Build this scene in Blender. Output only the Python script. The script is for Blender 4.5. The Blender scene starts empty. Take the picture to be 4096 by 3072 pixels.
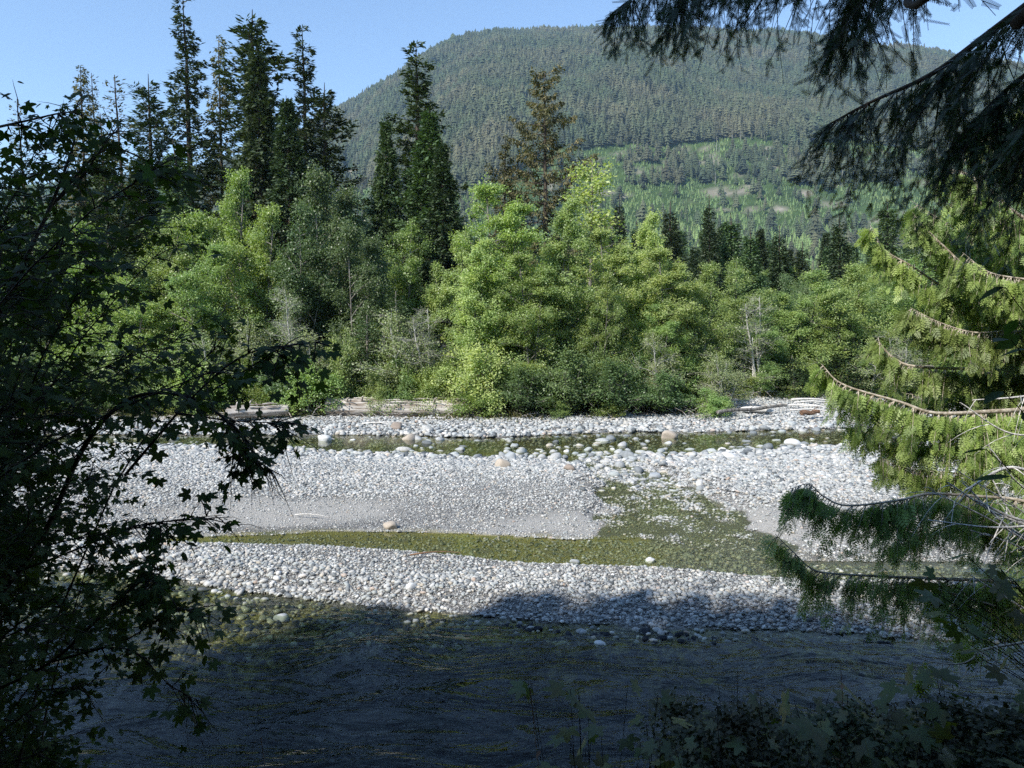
import bpy, math, random
import numpy as np
from mathutils import Vector, Euler

# ------------------------------------------------------------------ camera, sky, sun
S = bpy.context.scene
C = S.collection
FPX = 731.0                     # focal length in pixels of a 1024 wide frame
PITCH = math.atan(59.0 / FPX)   # looking slightly down
CAMZ = 5.0
cam = bpy.data.cameras.new('camera')
cam.sensor_width = 36.0
cam.lens = 36.0 * FPX / 1024.0
cam.clip_start = 0.05
cam.clip_end = 12000
camo = bpy.data.objects.new('camera', cam)
camo.location = (0, 0, CAMZ)
camo.rotation_euler = (math.pi / 2 - PITCH, 0, 0)
C.objects.link(camo)
S.camera = camo

SUN_EL = math.radians(41)
SUN_L = np.array([0.70, 0.714])          # horizontal direction in which the light travels
w = bpy.data.worlds.new('World')
S.world = w
w.use_nodes = True
nt = w.node_tree
sky = nt.nodes.new('ShaderNodeTexSky')
sky.sky_type = 'NISHITA'
sky.sun_disc = False
sky.sun_elevation = SUN_EL
sky.sun_rotation = math.atan2(-SUN_L[0], -SUN_L[1])
sky.air_density = 1.0
sky.dust_density = 0.0
sky.ozone_density = 2.5
bg = nt.nodes['Background']
bg.inputs['Strength'].default_value = 0.15
nt.links.new(sky.outputs[0], bg.inputs['Color'])

sun = bpy.data.lights.new('sun', 'SUN')
sun.energy = 4.2
sun.angle = math.radians(0.53)
sun.color = (1.0, 0.955, 0.88)
suno = bpy.data.objects.new('sun', sun)
d = Vector((SUN_L[0] * math.cos(SUN_EL), SUN_L[1] * math.cos(SUN_EL), -math.sin(SUN_EL)))
suno.rotation_euler = d.to_track_quat('-Z', 'Y').to_euler()
suno.location = (-30, -30, 40)
C.objects.link(suno)

S.view_settings.view_transform = 'Standard'
S.view_settings.look = 'None'
S.view_settings.gamma = 1.0
S.view_settings.exposure = 0.72
S.view_settings.use_curve_mapping = False
S.render.engine = 'CYCLES'
S.cycles.use_denoising = False
S.cycles.max_bounces = 7
S.cycles.transparent_max_bounces = 10
S.cycles.volume_bounces = 0
S.cycles.caustics_reflective = False
S.cycles.caustics_refractive = False
S.cycles.sample_clamp_indirect = 4.0

rng = np.random.default_rng(7)
R = math.radians

# ------------------------------------------------------------------ helpers
def ray(u, v):
    """direction through pixel (u, v) of the 4096 x 3072 photograph"""
    a = float((u / 4 - 512) / FPX)
    b = float((384 - v / 4) / FPX)
    f = Vector((0, math.cos(PITCH), -math.sin(PITCH)))
    up = Vector((0, math.sin(PITCH), math.cos(PITCH)))
    return f + a * Vector((1, 0, 0)) + b * up

def at(u, v, D):
    r = ray(u, v)
    p = r * (D / r.y)
    return np.array([p.x, p.y, p.z + CAMZ])

def on_water(u, v, z=0.0):
    r = ray(u, v)
    t = (z - CAMZ) / r.z
    return np.array([r.x * t, r.y * t])

def hash01(ix, iy, seed):
    n = (ix.astype(np.int64) * 374761393 + iy.astype(np.int64) * 668265263 + seed * 974634777) & 0xffffffff
    n = ((n ^ (n >> 13)) * 1274126177) & 0xffffffff
    n = n ^ (n >> 16)
    return (n & 0xffff) / 65535.0

def vnoise(x, y, s, seed=0):
    x = np.asarray(x, float) / s; y = np.asarray(y, float) / s
    ix = np.floor(x); iy = np.floor(y)
    fx = x - ix; fy = y - iy
    fx = fx * fx * (3 - 2 * fx); fy = fy * fy * (3 - 2 * fy)
    a = hash01(ix, iy, seed); b = hash01(ix + 1, iy, seed)
    c = hash01(ix, iy + 1, seed); e = hash01(ix + 1, iy + 1, seed)
    return (a * (1 - fx) + b * fx) * (1 - fy) + (c * (1 - fx) + e * fx) * fy

def fbm(x, y, s, seed=0, o=4):
    r = 0; a = 0.5; t = 0
    for k in range(o):
        r = r + a * vnoise(x, y, s / 2 ** k, seed + k * 17); t += a; a *= 0.5
    return r / t

def sst(a, b, x):
    t = np.clip((np.asarray(x, float) - a) / (b - a), 0, 1)
    return t * t * (3 - 2 * t)

def unit(v):
    v = np.asarray(v, float)
    return v / np.maximum(np.linalg.norm(v, axis=-1, keepdims=True), 1e-9)

class Geo:
    def __init__(self):
        self.V = []; self.F = []; self.T = []; self.n = 0
    def add(self, V, F, tint=None):
        V = np.asarray(V, float); F = np.asarray(F, int)
        if len(F) == 0: return
        self.V.append(V); self.F.append(F + self.n); self.n += len(V)
        self.T.append(np.full(len(F), 0.5) if tint is None else np.broadcast_to(np.asarray(tint, float), (len(F),)))
    def mesh(self, name, mat, smooth=False):
        me = bpy.data.meshes.new(name)
        V = np.concatenate(self.V)
        me.vertices.add(len(V)); me.vertices.foreach_set('co', V.astype(np.float32).ravel())
        loops = np.concatenate([f.ravel() for f in self.F])
        tot = np.concatenate([np.full(len(f), f.shape[1]) for f in self.F])
        start = np.concatenate([[0], np.cumsum(tot)[:-1]])
        me.loops.add(len(loops)); me.loops.foreach_set('vertex_index', loops.astype(np.int32))
        me.polygons.add(len(tot)); me.polygons.foreach_set('loop_start', start.astype(np.int32))
        if smooth: me.polygons.foreach_set('use_smooth', np.ones(len(tot), bool))
        me.update(calc_edges=True)
        at_ = me.attributes.new('tint', 'FLOAT', 'FACE')
        at_.data.foreach_set('value', np.concatenate(self.T).astype(np.float32))
        me.materials.append(mat)
        return me

def link(name, me, parent=None, loc=(0, 0, 0)):
    o = bpy.data.objects.new(name, me)
    C.objects.link(o)
    o.location = loc
    if parent is not None: o.parent = parent
    return o

def tag(o, label=None, cat=None, group=None, kind=None):
    if label: o['label'] = label
    if cat: o['category'] = cat
    if group: o['group'] = group
    if kind: o['kind'] = kind
    return o

def empty(name, loc=(0, 0, 0), rz=0):
    o = bpy.data.objects.new(name, None)
    C.objects.link(o); o.location = loc; o.rotation_euler = (0, 0, rz)
    return o

def tube(P, r, sides=5):
    P = np.asarray(P, float); n = len(P); r = np.broadcast_to(np.asarray(r, float), (n,))
    T = unit(np.gradient(P, axis=0))
    ref = np.array([0, 0, 1.0]) if abs(T[:, 2]).mean() < 0.8 else np.array([1.0, 0, 0])
    A = unit(np.cross(T, ref)); B = np.cross(T, A)
    th = np.linspace(0, 2 * np.pi, sides, endpoint=False)
    V = P[:, None] + r[:, None, None] * (np.cos(th)[None, :, None] * A[:, None] + np.sin(th)[None, :, None] * B[:, None])
    V = V.reshape(-1, 3)
    i = np.arange(n - 1)[:, None] * sides; j = np.arange(sides)[None]; k = (j + 1) % sides
    F = np.stack([i + j, i + k, i + sides + k, i + sides + j], -1).reshape(-1, 4)
    return V, F

def place(PV, PF, M, L):
    """copies of a small shape: M (N,3,3) columns are the axes, L (N,3)"""
    N = len(L); nv = len(PV)
    V = np.einsum('nij,vj->nvi', M, PV) + L[:, None]
    F = PF[None] + (np.arange(N) * nv)[:, None, None]
    return V.reshape(-1, 3), F.reshape(-1, PF.shape[1])

def frames(D, Nn, ln, wd):
    """axes from leaf direction D and rough normal Nn, length and width"""
    D = unit(D); Sx = unit(np.cross(D, Nn)); Z = np.cross(Sx, D)
    ln = np.broadcast_to(ln, (len(D),))[:, None]; wd = np.broadcast_to(wd, (len(D),))[:, None]
    return np.stack([D * ln, Sx * wd, Z * wd], -1)

LEAFV = np.array([[0, 0, 0], [0.42, 0.5, 0.13], [1, 0, -0.06], [0.42, -0.5, 0.13]])
LEAFF = np.array([[0, 1, 2, 3]])

def catmull(P, n):
    P = np.asarray(P, float)
    Q = np.concatenate([[2 * P[0] - P[1]], P, [2 * P[-1] - P[-2]]])
    t = np.linspace(0, len(P) - 1 - 1e-6, n); i = t.astype(int); f = (t - i)[:, None]
    a, b, c, e = Q[i], Q[i + 1], Q[i + 2], Q[i + 3]
    return 0.5 * (2 * b + (c - a) * f + (2 * a - 5 * b + 4 * c - e) * f ** 2 + (3 * b - a - 3 * c + e) * f ** 3)

# ------------------------------------------------------------------ materials
def new_mat(name):
    m = bpy.data.materials.new(name); m.use_nodes = True
    n = m.node_tree
    for x in list(n.nodes): n.nodes.remove(x)
    return m, n, n.nodes.new, n.links.new

def rgb(c): return (c[0], c[1], c[2], 1)

def leaf_mat(name, c1, c2, c3=None, transl=0.3, rough=0.42, noise=1.3, spec=0.5, inst=0.0):
    """two-tone foliage: tint attribute per leaf, soft clump variation, light shining through"""
    m, n, N, L = new_mat(name)
    out = N('ShaderNodeOutputMaterial')
    at_ = N('ShaderNodeAttribute'); at_.attribute_name = 'tint'
    mixc = N('ShaderNodeMix'); mixc.data_type = 'RGBA'
    mixc.inputs[6].default_value = rgb(c1); mixc.inputs[7].default_value = rgb(c2)
    L(at_.outputs['Fac'], mixc.inputs[0])
    geo = N('ShaderNodeNewGeometry')
    no = N('ShaderNodeTexNoise'); no.inputs['Scale'].default_value = noise; no.inputs['Detail'].default_value = 2
    L(geo.outputs['Position'], no.inputs['Vector'])
    mr = N('ShaderNodeMapRange'); mr.inputs['From Min'].default_value = 0.42; mr.inputs['From Max'].default_value = 0.68
    L(no.outputs['Fac'], mr.inputs['Value'])
    mix2 = N('ShaderNodeMix'); mix2.data_type = 'RGBA'
    mix2.inputs[7].default_value = rgb(c3 or c2)
    mu = N('ShaderNodeMath'); mu.operation = 'MULTIPLY'; mu.inputs[1].default_value = 0.55
    L(mr.outputs[0], mu.inputs[0]); L(mu.outputs[0], mix2.inputs[0]); L(mixc.outputs[2], mix2.inputs[6])
    oi = N('ShaderNodeObjectInfo')
    hsv = N('ShaderNodeHueSaturation')
    mv = N('ShaderNodeMapRange'); mv.inputs['To Min'].default_value = 1 - 0.22 - inst; mv.inputs['To Max'].default_value = 1.2 + inst
    L(oi.outputs['Random'], mv.inputs['Value']); L(mv.outputs[0], hsv.inputs['Value'])
    mh = N('ShaderNodeMath'); mh.operation = 'MULTIPLY'; mh.inputs[1].default_value = 7.31
    fr = N('ShaderNodeMath'); fr.operation = 'FRACT'
    mr3 = N('ShaderNodeMapRange'); mr3.inputs['To Min'].default_value = 0.485; mr3.inputs['To Max'].default_value = 0.512
    L(oi.outputs['Random'], mh.inputs[0]); L(mh.outputs[0], fr.inputs[0]); L(fr.outputs[0], mr3.inputs['Value']); L(mr3.outputs[0], hsv.inputs['Hue'])
    L(mix2.outputs[2], hsv.inputs['Color'])
    b = N('ShaderNodeBsdfPrincipled'); b.inputs['Roughness'].default_value = rough; b.inputs['Specular IOR Level'].default_value = spec
    L(hsv.outputs[0], b.inputs['Base Color'])
    t = N('ShaderNodeBsdfTranslucent')
    h2 = N('ShaderNodeMix'); h2.data_type = 'RGBA'; h2.blend_type = 'MULTIPLY'; h2.inputs[0].default_value = 1
    h2.inputs[7].default_value = (1.35, 1.5, 0.5, 1)
    L(hsv.outputs[0], h2.inputs[6]); L(h2.outputs[2], t.inputs['Color'])
    mx = N('ShaderNodeMixShader'); mx.inputs[0].default_value = transl
    L(b.outputs[0], mx.inputs[1]); L(t.outputs[0], mx.inputs[2]); L(mx.outputs[0], out.inputs['Surface'])
    return m

def bark_mat(name, c1, c2, scale=8, stretch=0.15, bump=0.4, xs=1):
    m, n, N, L = new_mat(name)
    out = N('ShaderNodeOutputMaterial'); b = N('ShaderNodeBsdfPrincipled'); b.inputs['Roughness'].default_value = 0.9
    b.inputs['Specular IOR Level'].default_value = 0.15
    tc = N('ShaderNodeTexCoord'); mp = N('ShaderNodeMapping'); mp.inputs['Scale'].default_value = (xs, 1, stretch)
    no = N('ShaderNodeTexNoise'); no.inputs['Scale'].default_value = scale; no.inputs['Detail'].default_value = 5
    cr = N('ShaderNodeValToRGB'); cr.color_ramp.elements[0].color = rgb(c1); cr.color_ramp.elements[1].color = rgb(c2)
    cr.color_ramp.elements[0].position = 0.38; cr.color_ramp.elements[1].position = 0.62
    L(tc.outputs['Object'], mp.inputs[0]); L(mp.outputs[0], no.inputs['Vector']); L(no.outputs['Fac'], cr.inputs[0]); L(cr.outputs[0], b.inputs['Base Color'])
    bp = N('ShaderNodeBump'); bp.inputs['Strength'].default_value = bump; bp.inputs['Distance'].default_value = 0.03
    L(no.outputs['Fac'], bp.inputs['Height']); L(bp.outputs[0], b.inputs['Normal'])
    L(b.outputs[0], out.inputs['Surface'])
    return m

M = {}
M['alder'] = leaf_mat('alder_leaf', (0.10, 0.17, 0.05), (0.34, 0.45, 0.16), (0.32, 0.38, 0.09), 0.36)
M['alder_dark'] = leaf_mat('dark_alder_leaf', (0.05, 0.09, 0.035), (0.19, 0.27, 0.10), (0.13, 0.20, 0.07), 0.3)
M['cotton'] = leaf_mat('cottonwood_leaf', (0.15, 0.23, 0.06), (0.43, 0.51, 0.23), (0.44, 0.49, 0.13), 0.38, 0.4, spec=0.4)
M['willow'] = leaf_mat('willow_leaf', (0.16, 0.20, 0.09), (0.38, 0.44, 0.22), (0.28, 0.34, 0.13), 0.33)
M['spruce'] = leaf_mat('spruce_needles', (0.022, 0.038, 0.018), (0.095, 0.13, 0.055), (0.06, 0.10, 0.04), 0.12, 0.6)
M['spruce_green'] = leaf_mat('green_spruce_needles', (0.035, 0.06, 0.025), (0.13, 0.20, 0.075), (0.09, 0.15, 0.055), 0.18, 0.6)
M['mossy'] = leaf_mat('lichen_hung_needles', (0.07, 0.068, 0.03), (0.22, 0.19, 0.085), (0.08, 0.10, 0.04), 0.2, 0.8)
M['hemlock'] = leaf_mat('hemlock_needles', (0.02, 0.045, 0.018), (0.045, 0.085, 0.03), None, 0.2, 0.45)
M['cedar'] = leaf_mat('cedar_scale_leaf', (0.10, 0.17, 0.04), (0.32, 0.42, 0.12), (0.24, 0.32, 0.08), 0.3, 0.5, noise=3)
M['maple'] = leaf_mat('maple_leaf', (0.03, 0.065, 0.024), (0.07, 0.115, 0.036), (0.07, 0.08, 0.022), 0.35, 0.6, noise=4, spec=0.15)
M['brush'] = leaf_mat('shade_darkened_brush_leaf', (0.02, 0.035, 0.014), (0.045, 0.06, 0.02), (0.06, 0.04, 0.015), 0.15, 0.6)  # leaf colour darkened to paint in the shade of the near bank
M['berry'] = leaf_mat('thimbleberry_leaf', (0.045, 0.08, 0.022), (0.09, 0.12, 0.03), (0.12, 0.07, 0.02), 0.3, 0.45, noise=5)
M['grass'] = leaf_mat('bank_grass_blade', (0.05, 0.08, 0.02), (0.13, 0.12, 0.04), None, 0.25, 0.6)
M['far_conifer'] = leaf_mat('far_conifer', (0.022, 0.042, 0.023), (0.085, 0.11, 0.045), (0.12, 0.105, 0.06), 0.0, 0.8, noise=0.006, inst=0.18)
M['young_conifer'] = leaf_mat('young_conifer', (0.07, 0.12, 0.045), (0.17, 0.26, 0.085), (0.21, 0.28, 0.09), 0.0, 0.8, noise=0.008, inst=0.15)
M['bark'] = bark_mat('grey_bark', (0.10, 0.09, 0.075), (0.26, 0.24, 0.21))
M['bark_dark'] = bark_mat('dark_bark', (0.035, 0.028, 0.022), (0.10, 0.08, 0.062))
M['bark_pale'] = bark_mat('pale_alder_bark', (0.24, 0.23, 0.20), (0.52, 0.50, 0.45), 14)
M['twig'] = bark_mat('pale_cedar_twig', (0.27, 0.225, 0.165), (0.56, 0.50, 0.41), 20, 1)
M['log_wood'] = bark_mat('weathered_log', (0.20, 0.16, 0.125), (0.56, 0.52, 0.47), 9, 1, 1.0, 0.07)
M['deadwood'] = bark_mat('bleached_wood', (0.42, 0.40, 0.37), (0.78, 0.75, 0.70), 30, 1)
M['brown_wood'] = bark_mat('red_brown_wood', (0.10, 0.055, 0.035), (0.26, 0.16, 0.10), 14, 1)

def stone_mat(name, inst=True):
    """river cobble: grey tones from stone to stone, wet and algae-green below the water line"""
    m, n, N, L = new_mat(name)
    out = N('ShaderNodeOutputMaterial'); b = N('ShaderNodeBsdfPrincipled')
    oi = N('ShaderNodeObjectInfo')
    cr = N('ShaderNodeValToRGB'); e = cr.color_ramp.elements
    cols = [(0, (0.08, 0.09, 0.095)), (0.12, (0.21, 0.225, 0.23)), (0.28, (0.34, 0.35, 0.345)), (0.5, (0.44, 0.43, 0.405)), (0.66, (0.34, 0.365, 0.355)),
            (0.8, (0.54, 0.54, 0.52)), (0.9, (0.41, 0.365, 0.295)), (0.96, (0.68, 0.68, 0.66)), (1.0, (0.38, 0.29, 0.23))]
    e[0].position = cols[0][0]; e[0].color = rgb(cols[0][1]); e[1].position = 1; e[1].color = rgb(cols[-1][1])
    for p, c in cols[1:-1]:
        x = e.new(p); x.color = rgb(c)
    L(oi.outputs['Random'], cr.inputs[0])
    tc = N('ShaderNodeTexCoord'); no = N('ShaderNodeTexNoise'); no.inputs['Scale'].default_value = 6; no.inputs['Detail'].default_value = 6
    L(tc.outputs['Object'], no.inputs['Vector'])
    ov = N('ShaderNodeMix'); ov.data_type = 'RGBA'; ov.blend_type = 'OVERLAY'; ov.inputs[0].default_value = 0.55
    L(cr.outputs[0], ov.inputs[6]); L(no.outputs['Fac'], ov.inputs[7])
    wet = wetness(N, L)
    alg = N('ShaderNodeMix'); alg.data_type = 'RGBA'; alg.blend_type = 'MULTIPLY'; alg.inputs[7].default_value = (0.56, 0.55, 0.40, 1)
    L(wet, alg.inputs[0]); L(ov.outputs[2], alg.inputs[6]); L(alg.outputs[2], b.inputs['Base Color'])
    rr = N('ShaderNodeMapRange'); rr.inputs['To Min'].default_value = 0.8; rr.inputs['To Max'].default_value = 0.25
    L(wet, rr.inputs['Value']); L(rr.outputs[0], b.inputs['Roughness']); b.inputs['Specular IOR Level'].default_value = 0.35
    L(b.outputs[0], out.inputs['Surface'])
    return m

def wetness(N, L):
    geo = N('ShaderNodeNewGeometry'); sep = N('ShaderNodeSeparateXYZ'); L(geo.outputs['Position'], sep.inputs[0])
    no = N('ShaderNodeTexNoise'); no.inputs['Scale'].default_value = 0.8; no.inputs['Detail'].default_value = 4; L(geo.outputs['Position'], no.inputs['Vector'])
    a = N('ShaderNodeMath'); a.operation = 'MULTIPLY_ADD'; a.inputs[1].default_value = -0.07; a.inputs[2].default_value = 0.045
    L(no.outputs['Fac'], a.inputs[0])
    s = N('ShaderNodeMath'); s.operation = 'ADD'; L(sep.outputs['Z'], s.inputs[0]); L(a.outputs[0], s.inputs[1])
    mr = N('ShaderNodeMapRange'); mr.inputs['From Min'].default_value = 0.035; mr.inputs['From Max'].default_value = 0.0
    L(s.outputs[0], mr.inputs['Value'])
    return mr.outputs[0]
M['stone'] = stone_mat('river_stone')
M['bed_stone'] = bark_mat('shade_darkened_bed_stone', (0.014, 0.018, 0.026), (0.05, 0.055, 0.06), 3, 1)  # stones coloured dark and bluish to deepen the river's shade

def ground_mat():
    m, n, N, L = new_mat('ground_gravel_and_forest_floor')
    out = N('ShaderNodeOutputMaterial'); b = N('ShaderNodeBsdfPrincipled'); b.inputs['Specular IOR Level'].default_value = 0.2
    geo = N('ShaderNodeNewGeometry')
    vo = N('ShaderNodeTexVoronoi'); vo.inputs['Scale'].default_value = 26; L(geo.outputs['Position'], vo.inputs['Vector'])
    vo2 = N('ShaderNodeTexVoronoi'); vo2.inputs['Scale'].default_value = 60; L(geo.outputs['Position'], vo2.inputs['Vector'])
    sep = N('ShaderNodeSeparateColor'); L(vo.outputs['Color'], sep.inputs[0])
    cr = N('ShaderNodeValToRGB'); e = cr.color_ramp.elements
    e[0].color = (0.08, 0.08, 0.078, 1); e[1].color = (0.42, 0.41, 0.39, 1)
    x = e.new(0.5); x.color = (0.21, 0.205, 0.195, 1)
    L(sep.outputs[0], cr.inputs[0])
    sand = N('ShaderNodeAttribute'); sand.attribute_name = 'sand'
    n3 = N('ShaderNodeTexNoise'); n3.inputs['Scale'].default_value = 70; n3.inputs['Detail'].default_value = 5; L(geo.outputs['Position'], n3.inputs['Vector'])
    sc = N('ShaderNodeValToRGB'); sc.color_ramp.elements[0].color = (0.34, 0.325, 0.295, 1); sc.color_ramp.elements[1].color = (0.54, 0.52, 0.48, 1)
    sc.color_ramp.elements[0].position = 0.35; sc.color_ramp.elements[1].position = 0.65
    L(n3.outputs['Fac'], sc.inputs[0])
    ms = N('ShaderNodeMix'); ms.data_type = 'RGBA'; L(sand.outputs['Fac'], ms.inputs[0]); L(cr.outputs[0], ms.inputs[6]); L(sc.outputs[0], ms.inputs[7])
    wet = wetness(N, L)
    al = N('ShaderNodeTexNoise'); al.inputs['Scale'].default_value = 1.1; al.inputs['Detail'].default_value = 5; L(geo.outputs['Position'], al.inputs['Vector'])
    ac = N('ShaderNodeValToRGB'); ac.color_ramp.elements[0].color = (0.42, 0.40, 0.36, 1); ac.color_ramp.elements[1].color = (0.70, 0.64, 0.25, 1)
    ac.color_ramp.elements[0].position = 0.4; ac.color_ramp.elements[1].position = 0.6
    ag = N('ShaderNodeAttribute'); ag.attribute_name = 'algae'
    ad = N('ShaderNodeMath'); ad.operation = 'MULTIPLY_ADD'; ad.inputs[1].default_value = 0.45; L(ag.outputs['Fac'], ad.inputs[0]); L(al.outputs['Fac'], ad.inputs[2])
    sb = N('ShaderNodeMath'); sb.operation = 'SUBTRACT'; sb.inputs[1].default_value = 0.2; L(ad.outputs[0], sb.inputs[0])
    L(sb.outputs[0], ac.inputs[0])
    mw = N('ShaderNodeMix'); mw.data_type = 'RGBA'; mw.blend_type = 'MULTIPLY'
    L(wet, mw.inputs[0]); L(ms.outputs[2], mw.inputs[6]); L(ac.outputs[0], mw.inputs[7])
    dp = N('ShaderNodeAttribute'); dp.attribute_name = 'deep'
    mdp = N('ShaderNodeMix'); mdp.data_type = 'RGBA'; mdp.inputs[7].default_value = (0.017, 0.024, 0.036, 1); L(dp.outputs['Fac'], mdp.inputs[0]); L(mw.outputs[2], mdp.inputs[6])  # bed painted near-black blue, standing in for depth and bluish shade
    soil = N('ShaderNodeAttribute'); soil.attribute_name = 'soil'
    so = N('ShaderNodeTexNoise'); so.inputs['Scale'].default_value = 3; so.inputs['Detail'].default_value = 8; L(geo.outputs['Position'], so.inputs['Vector'])
    sr = N('ShaderNodeValToRGB'); sr.color_ramp.elements[0].color = (0.03, 0.022, 0.014, 1); sr.color_ramp.elements[1].color = (0.11, 0.085, 0.05, 1)
    L(so.outputs['Fac'], sr.inputs[0])
    mf = N('ShaderNodeMix'); mf.data_type = 'RGBA'; L(soil.outputs['Fac'], mf.inputs[0]); L(mdp.outputs[2], mf.inputs[6]); L(sr.outputs[0], mf.inputs[7])
    L(mf.outputs[2], b.inputs['Base Color'])
    rr = N('ShaderNodeMapRange'); rr.inputs['To Min'].default_value = 0.95; rr.inputs['To Max'].default_value = 0.4
    L(wet, rr.inputs['Value']); L(rr.outputs[0], b.inputs['Roughness'])
    b1 = N('ShaderNodeBump'); b1.inputs['Strength'].default_value = 0.9; b1.inputs['Distance'].default_value = 0.03; b1.invert = True
    mm = N('ShaderNodeMath'); mm.operation = 'ADD'; L(vo.outputs['Distance'], mm.inputs[0]); L(vo2.outputs['Distance'], mm.inputs[1])
    L(mm.outputs[0], b1.inputs['Height']); L(b1.outputs[0], b.inputs['Normal'])
    L(b.outputs[0], out.inputs['Surface'])
    return m
M['ground'] = ground_mat()

def water_mat():
    m, n, N, L = new_mat('river_water')
    out = N('ShaderNodeOutputMaterial')
    geo = N('ShaderNodeNewGeometry')
    sep = N('ShaderNodeSeparateXYZ'); L(geo.outputs['Position'], sep.inputs[0])
    mp = N('ShaderNodeMapping'); mp.inputs['Scale'].default_value = (0.6, 1.25, 1); mp.inputs['Rotation'].default_value = (0, 0, 0.16)
    L(geo.outputs['Position'], mp.inputs[0])
    n1 = N('ShaderNodeTexNoise'); n1.inputs['Scale'].default_value = 0.9; n1.inputs['Detail'].default_value = 4; n1.inputs['Roughness'].default_value = 0.5
    n1.inputs['Distortion'].default_value = 1.2
    L(mp.outputs[0], n1.inputs['Vector'])
    n2 = N('ShaderNodeTexNoise'); n2.inputs['Scale'].default_value = 6; n2.inputs['Detail'].default_value = 4; L(mp.outputs[0], n2.inputs['Vector'])
    amp = N('ShaderNodeMapRange'); amp.inputs['From Min'].default_value = 14.5; amp.inputs['From Max'].default_value = 12.3
    amp.inputs['To Min'].default_value = 0.05; amp.inputs['To Max'].default_value = 1.0
    L(sep.outputs['Y'], amp.inputs['Value'])
    ma = N('ShaderNodeMath'); ma.operation = 'MULTIPLY_ADD'; ma.inputs[1].default_value = 0.10
    L(n2.outputs['Fac'], ma.inputs[0]); L(n1.outputs['Fac'], ma.inputs[2])
    mu = N('ShaderNodeMath'); mu.operation = 'MULTIPLY'; L(ma.outputs[0], mu.inputs[0]); L(amp.outputs[0], mu.inputs[1])
    bp = N('ShaderNodeBump'); bp.inputs['Strength'].default_value = 1.0; bp.inputs['Distance'].default_value = 0.10
    L(mu.outputs[0], bp.inputs['Height'])
    # reflectance from the angle of view, the same from above and from below the surface
    dt = N('ShaderNodeVectorMath'); dt.operation = 'DOT_PRODUCT'; L(geo.outputs['Incoming'], dt.inputs[0]); L(bp.outputs[0], dt.inputs[1])
    ab = N('ShaderNodeMath'); ab.operation = 'ABSOLUTE'; L(dt.outputs['Value'], ab.inputs[0])
    om = N('ShaderNodeMath'); om.operation = 'SUBTRACT'; om.inputs[0].default_value = 1.0; om.use_clamp = True; L(ab.outputs[0], om.inputs[1])
    pw = N('ShaderNodeMath'); pw.operation = 'POWER'; pw.inputs[1].default_value = 5.0; L(om.outputs[0], pw.inputs[0])
    fr = N('ShaderNodeMath'); fr.operation = 'MULTIPLY_ADD'; fr.inputs[1].default_value = 0.95; fr.inputs[2].default_value = 0.02; fr.use_clamp = True; L(pw.outputs[0], fr.inputs[0])
    gl = N('ShaderNodeBsdfGlossy'); gl.inputs['Roughness'].default_value = 0.10; L(bp.outputs[0], gl.inputs['Normal'])
    tr = N('ShaderNodeBsdfTransparent'); tr.inputs['Color'].default_value = (0.80, 0.84, 0.74, 1)
    mx = N('ShaderNodeMixShader'); L(fr.outputs[0], mx.inputs[0]); L(tr.outputs[0], mx.inputs[1]); L(gl.outputs[0], mx.inputs[2])
    L(mx.outputs[0], out.inputs['Surface'])
    return m
M['water'] = water_mat()

# ------------------------------------------------------------------ channels and ground heights
def edge(pts, z=0.0):
    P = np.array([on_water(u, v, z) for u, v in pts]); P = P[np.argsort(P[:, 0])]
    return lambda x: np.interp(x, P[:, 0], P[:, 1])
e_main = edge([(-900, 2240), (0, 2262), (400, 2292), (700, 2322), (1000, 2375), (1300, 2410), (1600, 2440), (1900, 2462), (2200, 2492), (2500, 2502), (2800, 2512), (3100, 2520), (3400, 2530), (3700, 2560), (4000, 2570), (5000, 2580)])
e_mid0 = edge([(-900, 2160), (600, 2166), (760, 2176), (1000, 2186), (1400, 2200), (1800, 2226), (2200, 2262), (2600, 2288), (3000, 2312), (3300, 2325), (3800, 2335), (5000, 2340)])
e_mid1 = edge([(-900, 2158), (600, 2158), (800, 2148), (1000, 2140), (1300, 2130), (1600, 2126), (2000, 2142), (2300, 2160), (2550, 2150), (2900, 2210), (3200, 2250), (3800, 2260), (5000, 2250)])
e_far0 = edge([(-900, 1762), (650, 1762), (1000, 1775), (1350, 1790), (1700, 1802), (2000, 1812), (2400, 1812), (2700, 1806), (2900, 1795), (3100, 1775), (3400, 1765), (5000, 1755)])
e_far1 = edge([(-900, 1742), (650, 1745), (1350, 1746), (1700, 1750), (2000, 1756), (2200, 1746), (2500, 1736), (2800, 1734), (3000, 1728), (3400, 1718), (5000, 1712)])
side = np.array([on_water(u, v) for u, v in [(2380, 1800), (2440, 1850), (2560, 1930), (2650, 2020), (2700, 2100), (2740, 2180), (2800, 2240)]])
side_w = np.array([0.9, 0.7, 0.8, 1.15, 1.5, 1.8, 2.0])

def side_dist(x, y):
    best = np.full(np.shape(x), 9.0)
    for i in range(len(side) - 1):
        a, b = side[i], side[i + 1]; ab = b - a
        t = np.clip(((x - a[0]) * ab[0] + (y - a[1]) * ab[1]) / (ab @ ab), 0, 1)
        dd = np.hypot(x - a[0] - t * ab[0], y - a[1] - t * ab[1]) - (side_w[i] + t * (side_w[i + 1] - side_w[i]))
        best = np.minimum(best, dd)
    return best

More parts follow.
